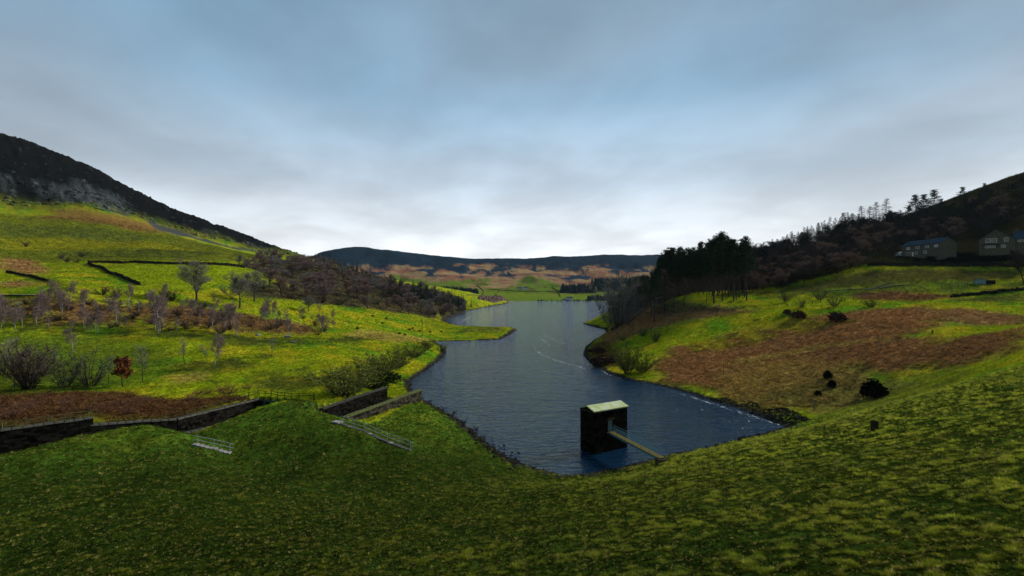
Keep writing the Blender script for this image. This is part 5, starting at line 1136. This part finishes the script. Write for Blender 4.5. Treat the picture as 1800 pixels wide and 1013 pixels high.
# ------------------------------------------------------------------ stones
def rock_proto(seed, rough=.3):
    bm = bmesh.new(); bmesh.ops.create_icosphere(bm, subdivisions=1, radius=1); R = random.Random(seed)
    for v in bm.verts: v.co = Vector((v.co.x * R.uniform(1 - rough, 1 + rough), v.co.y * R.uniform(1 - rough, 1 + rough), v.co.z * R.uniform(.5, .85)))
    V = [tuple(v.co) for v in bm.verts]; F = [tuple(v.index for v in f.verts) for f in bm.faces]; bm.free(); return np.array(V), F
ROCKS = [rock_proto(i) for i in range(6)]
def rocks(name, label, pts, size, m, seed=0):
    R = random.Random(seed); V = []; F = []; b = 0
    for x, y, z in pts:
        v, f = R.choice(ROCKS); s = R.uniform(*size); a = R.uniform(0, 6.28); c, sn = math.cos(a), math.sin(a)
        w = v * s; V.append(np.c_[w[:, 0] * c - w[:, 1] * sn + x, w[:, 0] * sn + w[:, 1] * c + y, w[:, 2] + z]); F.extend(tuple(i + b for i in q) for q in f); b += len(v)
    me = bpy.data.meshes.new(name); me.from_pydata(np.concatenate(V).tolist(), [], F); me.materials.append(m); me.update()
    return tag(link(name, me), label, 'stones', None, 'stuff')
R3 = random.Random(77); sp = []
S2 = SHORE + SHORE[:1]
for (ax, ay), (bx, by) in zip(S2[:-1], S2[1:]):
    if min(ay, by) > 420: continue
    L = math.hypot(bx - ax, by - ay); n = int(L * (3.4 if ay < 240 else 1.3))
    for i in range(n):
        t = R3.random(); x = ax + (bx - ax) * t; y = ay + (by - ay) * t; dx, dy = -(by - ay) / L, (bx - ax) / L; o = R3.gauss(0, .45)
        x += dx * o; y += dy * o; sp.append((x, y, max(gz(x, y), -.15) - .05))
rocks('shoreline_stones', 'dark wet stones along the waterline of the lake', sp, (.14, .42), M_ROCKD, 1)
cor = np.array(hits((1250, 702), (1320, 718), (1390, 748), (1425, 738), (1380, 722), (1320, 708), (1290, 702))); st = []
while len(st) < 700:
    x = R3.uniform(cor[:, 0].min(), cor[:, 0].max()); y = R3.uniform(cor[:, 1].min(), cor[:, 1].max())
    if poly_sd(np.array([x]), np.array([y]), cor)[0] > -.6: st.append((x, y, gz(x, y)))
rocks('stone_pitching', 'dark stone slope at the right hand corner of the lake', st, (.18, .45), M_ROCKD, 2)
sl = []
for (px, py) in [(735, 703), (755, 712), (775, 722), (795, 733), (815, 745), (835, 760), (850, 774), (866, 788), (885, 800), (905, 812)]:
    x0, y0, _ = at(px, py, 28 * 900 / (py - 506.5))
    for _ in range(50): x = x0 + R3.gauss(-.3, .5); y = y0 + R3.gauss(0, 2.2); sl.append((x, y, max(gz(x, y), -.1)))
rocks('riprap', 'heaped dark boulders below the grassy spur at the water', sl, (.15, .42), M_ROCKD, 3)
for px, py, s, lab in [(453, 591, 1.1, 'left pale boulder in the grass below the birches'), (505, 594, 1.5, 'larger pale boulder right of the first in the grass'), (515, 603, 1.0, 'small pale boulder in front of the larger one')]:
    p = ground_pt(px, py); o = rocks('boulder', lab, [(p[0], p[1], p[2] + s * .2)], (s, s), M_BOULD, int(px)); o['kind'] = 'thing'; o['category'] = 'boulder'; o['label'] = lab
for i, (px, py) in enumerate([(720, 581), (725, 579), (738, 584), (756, 585), (776, 585), (672, 570), (679, 561), (628, 579), (712, 590), (702, 588), (655, 557)]):
    p = ground_pt(px, py); q = MB(); R = random.Random(i)
    plant(K_HEATH, 'rush_clump', p, 1.1, 'dark rush clump dotted over the bright grass by the lake', 'plant', 'rush clumps by the lake', True, .8)

# ------------------------------------------------------------------ ground cover (scattered, uncountable)
def tint_mat(name, trans=.35, rough=.7, top=1.25):
    m = bpy.data.materials.new(name); m.use_nodes = True; nt = m.node_tree; N = nt.nodes; L = nt.links; b = N['Principled BSDF']
    a = N.new('ShaderNodeAttribute'); a.attribute_type = 'INSTANCER'; a.attribute_name = 'tint'
    g = N.new('ShaderNodeNewGeometry'); mr = N.new('ShaderNodeMapRange'); L.new(g.outputs['Random Per Island'], mr.inputs[0]); mr.inputs[3].default_value = .6; mr.inputs[4].default_value = 1.4
    tx = N.new('ShaderNodeTexCoord'); nz = N.new('ShaderNodeTexNoise'); nz.inputs['Scale'].default_value = 3; L.new(tx.outputs['Object'], nz.inputs[0])
    mu = N.new('ShaderNodeMath'); mu.operation = 'MULTIPLY_ADD'; L.new(nz.outputs[0], mu.inputs[0]); mu.inputs[1].default_value = .6; mu.inputs[2].default_value = .7
    mk = N.new('ShaderNodeMath'); mk.operation = 'MULTIPLY'; L.new(mu.outputs[0], mk.inputs[0]); L.new(mr.outputs[0], mk.inputs[1])
    vm = N.new('ShaderNodeVectorMath'); vm.operation = 'SCALE'; L.new(a.outputs['Vector'], vm.inputs[0]); L.new(mk.outputs[0], vm.inputs['Scale'])
    L.new(vm.outputs[0], b.inputs['Base Color']); b.inputs['Roughness'].default_value = rough; b.inputs['Specular IOR Level'].default_value = .03
    t = N.new('ShaderNodeBsdfTranslucent'); L.new(vm.outputs[0], t.inputs[0]); mx = N.new('ShaderNodeMixShader'); mx.inputs[0].default_value = trans
    L.new(b.outputs[0], mx.inputs[1]); L.new(t.outputs[0], mx.inputs[2]); L.new(mx.outputs[0], N['Material Output'].inputs[0]); return m
M_TUFT = tint_mat('grass_blades'); M_FROND = tint_mat('dead_bracken', .15, .9); M_RTINT = tint_mat('loose_rock', 0, .95)
def proto_collection(name, meshes):
    c = bpy.data.collections.new(name)
    for i, me in enumerate(meshes): c.objects.link(bpy.data.objects.new('%s_variant' % name, me))
    return c
def tuft(seed, blades=18, spread=.75, wid=.13):
    R = random.Random(seed); q = MB()
    for i in range(blades):
        a = R.uniform(0, 6.28); r = spread * math.sqrt(R.random()); p = Vector((math.cos(a) * r, math.sin(a) * r, -.12)); l = R.uniform(.55, 1.15); d = Vector((math.cos(a) * R.uniform(.1, .7), math.sin(a) * R.uniform(.1, .7), 1)) + rvec(R, .25)
        m = p + d * l * .55; e = m + (d + Vector((d.x * 1.2, d.y * 1.2, -.35))).normalized() * l * .5; n = Vector((-math.sin(a), math.cos(a), 0)); n = (n + rvec(R, .6)).normalized() * wid / 2
        q.add([p - n, p + n, m + n * .8, m - n * .8, e], [(0, 1, 2, 3), (3, 2, 4)])
    return q.mesh('tuft', M_TUFT)
def frond(seed, n=26):
    R = random.Random(seed); q = MB()
    for i in range(n):
        a = R.uniform(0, 6.28); r = .8 * math.sqrt(R.random()); p = Vector((math.cos(a) * r, math.sin(a) * r, R.uniform(-.05, .3))); b = R.uniform(0, 6.28); d = Vector((math.cos(b), math.sin(b), R.uniform(-.1, .5))); l = R.uniform(.4, 1.0)
        m = p + d * l * .5 + Vector((0, 0, .12)); e = m + (d + Vector((0, 0, -.6))).normalized() * l * .5; k = Vector((-d.y, d.x, R.uniform(-.5, .5))).normalized() * R.uniform(.03, .09)
        q.add([p - k * .5, p + k * .5, m + k, m - k, e], [(0, 1, 2, 3), (3, 2, 4)])
    return q.mesh('frond', M_FROND)
def rock_mesh(i):
    v, f = ROCKS[i]; me = bpy.data.meshes.new('stone'); me.from_pydata(v.tolist(), [], f); me.materials.append(M_RTINT); return me
C_TUFT = proto_collection('tuft', [tuft(i, 24, .8, .10) for i in range(6)]); C_FROND = proto_collection('frond', [frond(i) for i in range(5)]); C_ROCK = proto_collection('stone', [rock_mesh(i) for i in range(5)])
def scatter(name, label, coll, P, S, tint, tilt=.25, cat='grass'):
    n = len(P); me = bpy.data.meshes.new(name); me.vertices.add(n); me.vertices.foreach_set('co', np.asarray(P, np.float32).ravel())
    def attr(nm, ty, key, v): a = me.attributes.new(nm, ty, 'POINT'); a.data.foreach_set(key, np.asarray(v).ravel())
    attr('tint', 'FLOAT_VECTOR', 'vector', np.asarray(tint, np.float32)); attr('size', 'FLOAT', 'value', np.asarray(S, np.float32)); attr('pick', 'INT', 'value', NR.integers(0, 5, n).astype(np.int32))
    rot = np.c_[NR.normal(0, tilt, n), NR.normal(0, tilt, n), NR.uniform(0, 6.283, n)]; attr('turn', 'FLOAT_VECTOR', 'vector', rot.astype(np.float32))
    o = link(name, me); tag(o, label, cat, None, 'stuff')
    g = bpy.data.node_groups.new(name, 'GeometryNodeTree'); g.interface.new_socket('Geometry', in_out='INPUT', socket_type='NodeSocketGeometry'); g.interface.new_socket('Geometry', in_out='OUTPUT', socket_type='NodeSocketGeometry')
    N = g.nodes; L = g.links; gi = N.new('NodeGroupInput'); go = N.new('NodeGroupOutput'); ip = N.new('GeometryNodeInstanceOnPoints'); ci = N.new('GeometryNodeCollectionInfo'); ci.inputs[0].default_value = coll; ci.inputs['Separate Children'].default_value = True; ci.inputs['Reset Children'].default_value = True
    def na(nm, ty): k = N.new('GeometryNodeInputNamedAttribute'); k.data_type = ty; k.inputs[0].default_value = nm; return k.outputs[0]
    L.new(gi.outputs[0], ip.inputs['Points']); L.new(ci.outputs[0], ip.inputs['Instance']); ip.inputs['Pick Instance'].default_value = True
    L.new(na('pick', 'INT'), ip.inputs['Instance Index']); er = N.new('FunctionNodeEulerToRotation'); L.new(na('turn', 'FLOAT_VECTOR'), er.inputs[0]); L.new(er.outputs[0], ip.inputs['Rotation'])
    L.new(na('size', 'FLOAT'), ip.inputs['Scale']); L.new(ip.outputs[0], go.inputs[0]); o.modifiers.new('scatter', 'NODES').node_group = g
    return o
def spread(n, r0, r1, half=50):
    th = np.radians(NR.uniform(-half, half, n)); r = np.exp(NR.uniform(math.log(r0), math.log(r1), n)); return r * np.sin(th), r * np.cos(th), r
# mown grass of the dam: short tufts, denser patches of yellow tips
x, y, r = spread(560000, 5.5, 125)
k = (look(GA['lawn'], x, y) > .7) & (look(GA['sd'], x, y) > .6); x, y, r = x[k], y[k], r[k]
wf = sstep(16, 60, r); patch = (fbm(x / .55, y / .55, 3, 54) * 1.15 + fbm(x / 2.2, y / 2.2, 2, 55) * .35) * (1 - wf) + (fbm(x / 1.3, y / 1.3, 3, 51) + fbm(x / .5, y / .5, 2, 52) * .8) * wf
keep = patch + NR.normal(0, .12, len(x)) > -.22; x, y, r, patch = x[keep], y[keep], r[keep], patch[keep]
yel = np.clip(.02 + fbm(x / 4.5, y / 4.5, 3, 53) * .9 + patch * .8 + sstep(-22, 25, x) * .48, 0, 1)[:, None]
t = c_(.050, .110, .008) * (1 - yel) + c_(.235, .250, .020) * yel; t = t * ((.10 + 1.05 * sstep(-.15, .55, patch)) * (.60 + .85 * sstep(-16, 30, x)))[:, None]; dry = (NR.random(len(x)) < .10)[:, None]; t = np.where(dry, c_(.34, .29, .075), t) * NR.uniform(.55, 1.45, (len(x), 1))  # tint darker in troughs, brighter rightwards: shade and raking light put into colour
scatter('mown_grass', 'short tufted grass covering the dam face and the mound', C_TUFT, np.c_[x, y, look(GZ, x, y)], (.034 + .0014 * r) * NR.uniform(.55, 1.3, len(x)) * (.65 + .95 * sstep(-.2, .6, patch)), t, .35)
# rough pasture and bracken beyond
x, y, r = spread(300000, 62, 760)
k = (look(GA['lawn'], x, y) < .2) & (look(GA['sd'], x, y) > 1.0); x, y, r = x[k], y[k], r[k]; c = look(GC, x, y); brown = (c[:, 0] > c[:, 1] * 1.25) & (c[:, 0] > .02)
for Q in (CH_A, CH_B): k = poly_sd(x, y, Q) < -.8; x, y, r, c, brown = x[k], y[k], r[k], c[k], brown[k]
g = ~brown; n = g.sum()
scatter('rough_grass', 'rough tussocky grass of the pastures on both banks', C_TUFT, np.c_[x[g], y[g], look(GZ, x[g], y[g])], (.12 + .0011 * r[g]) * NR.uniform(.5, 1.4, n), c[g] * NR.uniform(.55, 1.55, (n, 1)) * np.where(NR.random((n, 1)) < .12, c_(1.5, 1.1, 1.5), c_(1, 1, 1)), .3)
g = brown; n = g.sum()
scatter('dead_bracken', 'dead brown bracken covering the slopes', C_FROND, np.c_[x[g], y[g], look(GZ, x[g], y[g]) + .05], (.40 + .0010 * r[g]) * NR.uniform(.6, 1.4, n), c[g] * NR.uniform(.55, 1.7, (n, 1)), .4, 'bracken')
# loose rock of the crag
P = np.array(CRAG); x = NR.uniform(P[:, 0].min(), 0, 26000); y = NR.uniform(520, 860, 26000)
w = look(GC, x, y).sum(1); k = (look(GA['crag'], x, y) > .3) & (np.abs(np.arctan2(x, y)) < .9) & (NR.random(len(x)) < np.clip((w - .03) / .12, .10, 1)); x, y = x[k], y[k]; n = len(x)
scatter('scree', 'grey fallen rock littering the dark left hillside', C_ROCK, np.c_[x, y, look(GZ, x, y)], NR.gamma(2.0, .55, n) + .35, np.clip(c_(.014, .016, .0165) + look(GC, x, y) * .8, 0, .10) * NR.uniform(.4, 1.7, (n, 1)), .5, 'scree')

# ------------------------------------------------------------------ far plantations and scrub at the valley head
def far_tree(mb, x, y, z, h, w, R):
    n = 6; a0 = R.uniform(0, 1)
    for z0, z1, ww in ((0, .62, 1.0), (.38, 1.0, .62)):
        V = [(x + math.cos(a0 + k * 6.283 / n) * w * ww * R.uniform(.7, 1.15), y + math.sin(a0 + k * 6.283 / n) * w * ww * R.uniform(.7, 1.15), z + h * z0 + R.uniform(0, h * .06)) for k in range(n)] + [(x, y, z + h * z1)]
        mb.add(V, [(k, (k + 1) % n, n) for k in range(n)])
def plantation(label, poly, n, h, w, seed, m=M_NEEDLE_F):
    P = np.array([at(*p)[:2] for p in poly]); R = random.Random(seed); mb = MB(); k = 0; lo = P.min(0); hi = P.max(0); t = 0
    while k < n and t < n * 40:
        t += 1; x = R.uniform(lo[0], hi[0]); y = R.uniform(lo[1], hi[1])
        if poly_sd(np.array([x]), np.array([y]), P)[0] < 0: continue
        far_tree(mb, x, y, gz(x, y) - .5, R.uniform(*h), w * R.uniform(.8, 1.2), R); k += 1
    tag(mb.build('plantation', m), label, 'wood', None, 'stuff')
plantation('small dark plantation on the far slope above the lake', [(985, 516, 1290), (1046, 516, 1290), (1044, 510, 1380), (988, 510, 1380)], 330, (15, 20), 3.4, 1)
plantation('large dark plantation right of the small one on the far slope', [(1056, 513, 1320), (1140, 515, 1290), (1140, 497, 1560), (1040, 499, 1540)], 800, (18, 25), 3.8, 2)
plantation('dark wood on the far slope behind the left trees', [(745, 510, 1130), (842, 517, 1080), (838, 512, 1180), (790, 505, 1280), (745, 505, 1280)], 520, (10, 15), 3.0, 3)
plantation('dark low trees at the right end of the far shore', [(1032, 527.5, 1110), (1090, 528, 1090), (1090, 525, 1180), (1032, 525, 1180)], 170, (6, 11), 3.4, 4)
plantation('thin line of trees along the far shore', [(944, 528, 1095), (1056, 528, 1095), (1056, 526.5, 1110), (944, 526.5, 1110)], 60, (2.5, 5), 2.0, 5)
plantation('scrubby dark headland on the far left shore', [(840, 529, 800), (868, 536, 840), (893, 532, 1000), (880, 526, 980), (850, 523, 860)], 300, (4, 7), 3.0, 6, M_TW_BROWN)
for i, P in enumerate([[(845, 526), (850, 512), (838, 502)], [(878, 527), (872, 517), (880, 512)], [(905, 513), (990, 513)], [(860, 510), (905, 512)], [(985, 522), (980, 512), (970, 505)], [(900, 503), (880, 511)], [(820, 520), (905, 527)]]):
    dry_wall(['far field boundary climbing left from the lake', 'far boundary by the farm track', 'far boundary below the tiny hill farm', 'far boundary left of the barn', 'far boundary climbing to the small plantation', 'far boundary above the barn', 'far boundary on the left green slope'][i], hits(*P), 1.7, 1.2, 60 + i, M_TW_OLIVE, 5.0)

# ------------------------------------------------------------------ foam on the lake
def foam_material():
    m = bpy.data.materials.new('foam'); m.use_nodes = True; nt = m.node_tree; N = nt.nodes; L = nt.links; b = N['Principled BSDF']; b.inputs['Base Color'].default_value = (.75, .78, .8, 1); b.inputs['Roughness'].default_value = .9
    tc = N.new('ShaderNodeTexCoord'); n = N.new('ShaderNodeTexNoise'); n.inputs['Scale'].default_value = .8; n.inputs['Detail'].default_value = 8; n.inputs['Roughness'].default_value = .75; L.new(tc.outputs['Object'], n.inputs[0])
    r = N.new('ShaderNodeMapRange'); L.new(n.outputs[0], r.inputs[0]); r.inputs[1].default_value = .50; r.inputs[2].default_value = .66; r.inputs[4].default_value = .8
    L.new(r.outputs[0], b.inputs['Alpha']); return m
M_FOAM = foam_material()
def foam(label, pts, w, z=.03):
    P = [wl(*p) for p in pts]; q = MB(); R = random.Random(len(label)); Q = []
    for (ax, ay), (bx, by) in zip(P[:-1], P[1:]):
        for i in range(8): t = i / 8; Q.append((ax + (bx - ax) * t + R.uniform(-.3, .3), ay + (by - ay) * t))
    Q.append(P[-1])
    for i, (x, y) in enumerate(Q):
        d = Vector((Q[min(i + 1, len(Q) - 1)][0] - Q[max(i - 1, 0)][0], Q[min(i + 1, len(Q) - 1)][1] - Q[max(i - 1, 0)][1], 0)).normalized(); n = Vector((-d.y, d.x, 0)) * w * R.uniform(.3, 1) * math.sin(math.pi * (i + .5) / len(Q)) ** .5
        q.v += [(x - n.x, y - n.y, z), (x + n.x, y + n.y, z)]
    for i in range(len(Q) - 1): q.f.append((2 * i, 2 * i + 2, 2 * i + 3, 2 * i + 1)); q.m.append(0)
    tag(q.build('foam', M_FOAM), label, 'foam', None, 'stuff')
foam('long white foam streak in the middle of the lake', [(938, 612), (955, 625), (975, 633), (1000, 640), (1028, 648)], 1.1); foam('short foam streak above the long one', [(944, 590), (958, 600), (966, 608)], .9); foam('thin foam streak right of the short one', [(952, 588), (970, 596), (995, 605)], .7)
foam('pale foam streak near the left shore beyond the spit', [(808, 568), (818, 562), (832, 555)], 1.6); foam('white foam line along the right stony shore', [(1180, 688), (1240, 706), (1290, 722), (1340, 738), (1378, 750)], .75); foam('white foam by the rocky point of the right bank', [(1046, 596), (1034, 608), (1030, 622), (1046, 645), (1075, 661)], .7)  # the right shore strip is a thin white line on the water

# ------------------------------------------------------------------ haze over the whole valley
mb = MB(); mb.box((0, 0, 160), (7800, 7800, 336)); hz = bpy.data.materials.new('haze'); hz.use_nodes = True; N = hz.node_tree.nodes; N.clear(); o_ = N.new('ShaderNodeOutputMaterial'); v_ = N.new('ShaderNodeVolumePrincipled')
v_.inputs['Color'].default_value = (.55, .72, .90, 1); v_.inputs['Density'].default_value = .00002; v_.inputs['Anisotropy'].default_value = .2; hz.node_tree.links.new(v_.outputs[0], o_.inputs[1])
tag(mb.build('haze', hz), 'thin blue haze over the valley', 'haze', None, 'stuff')
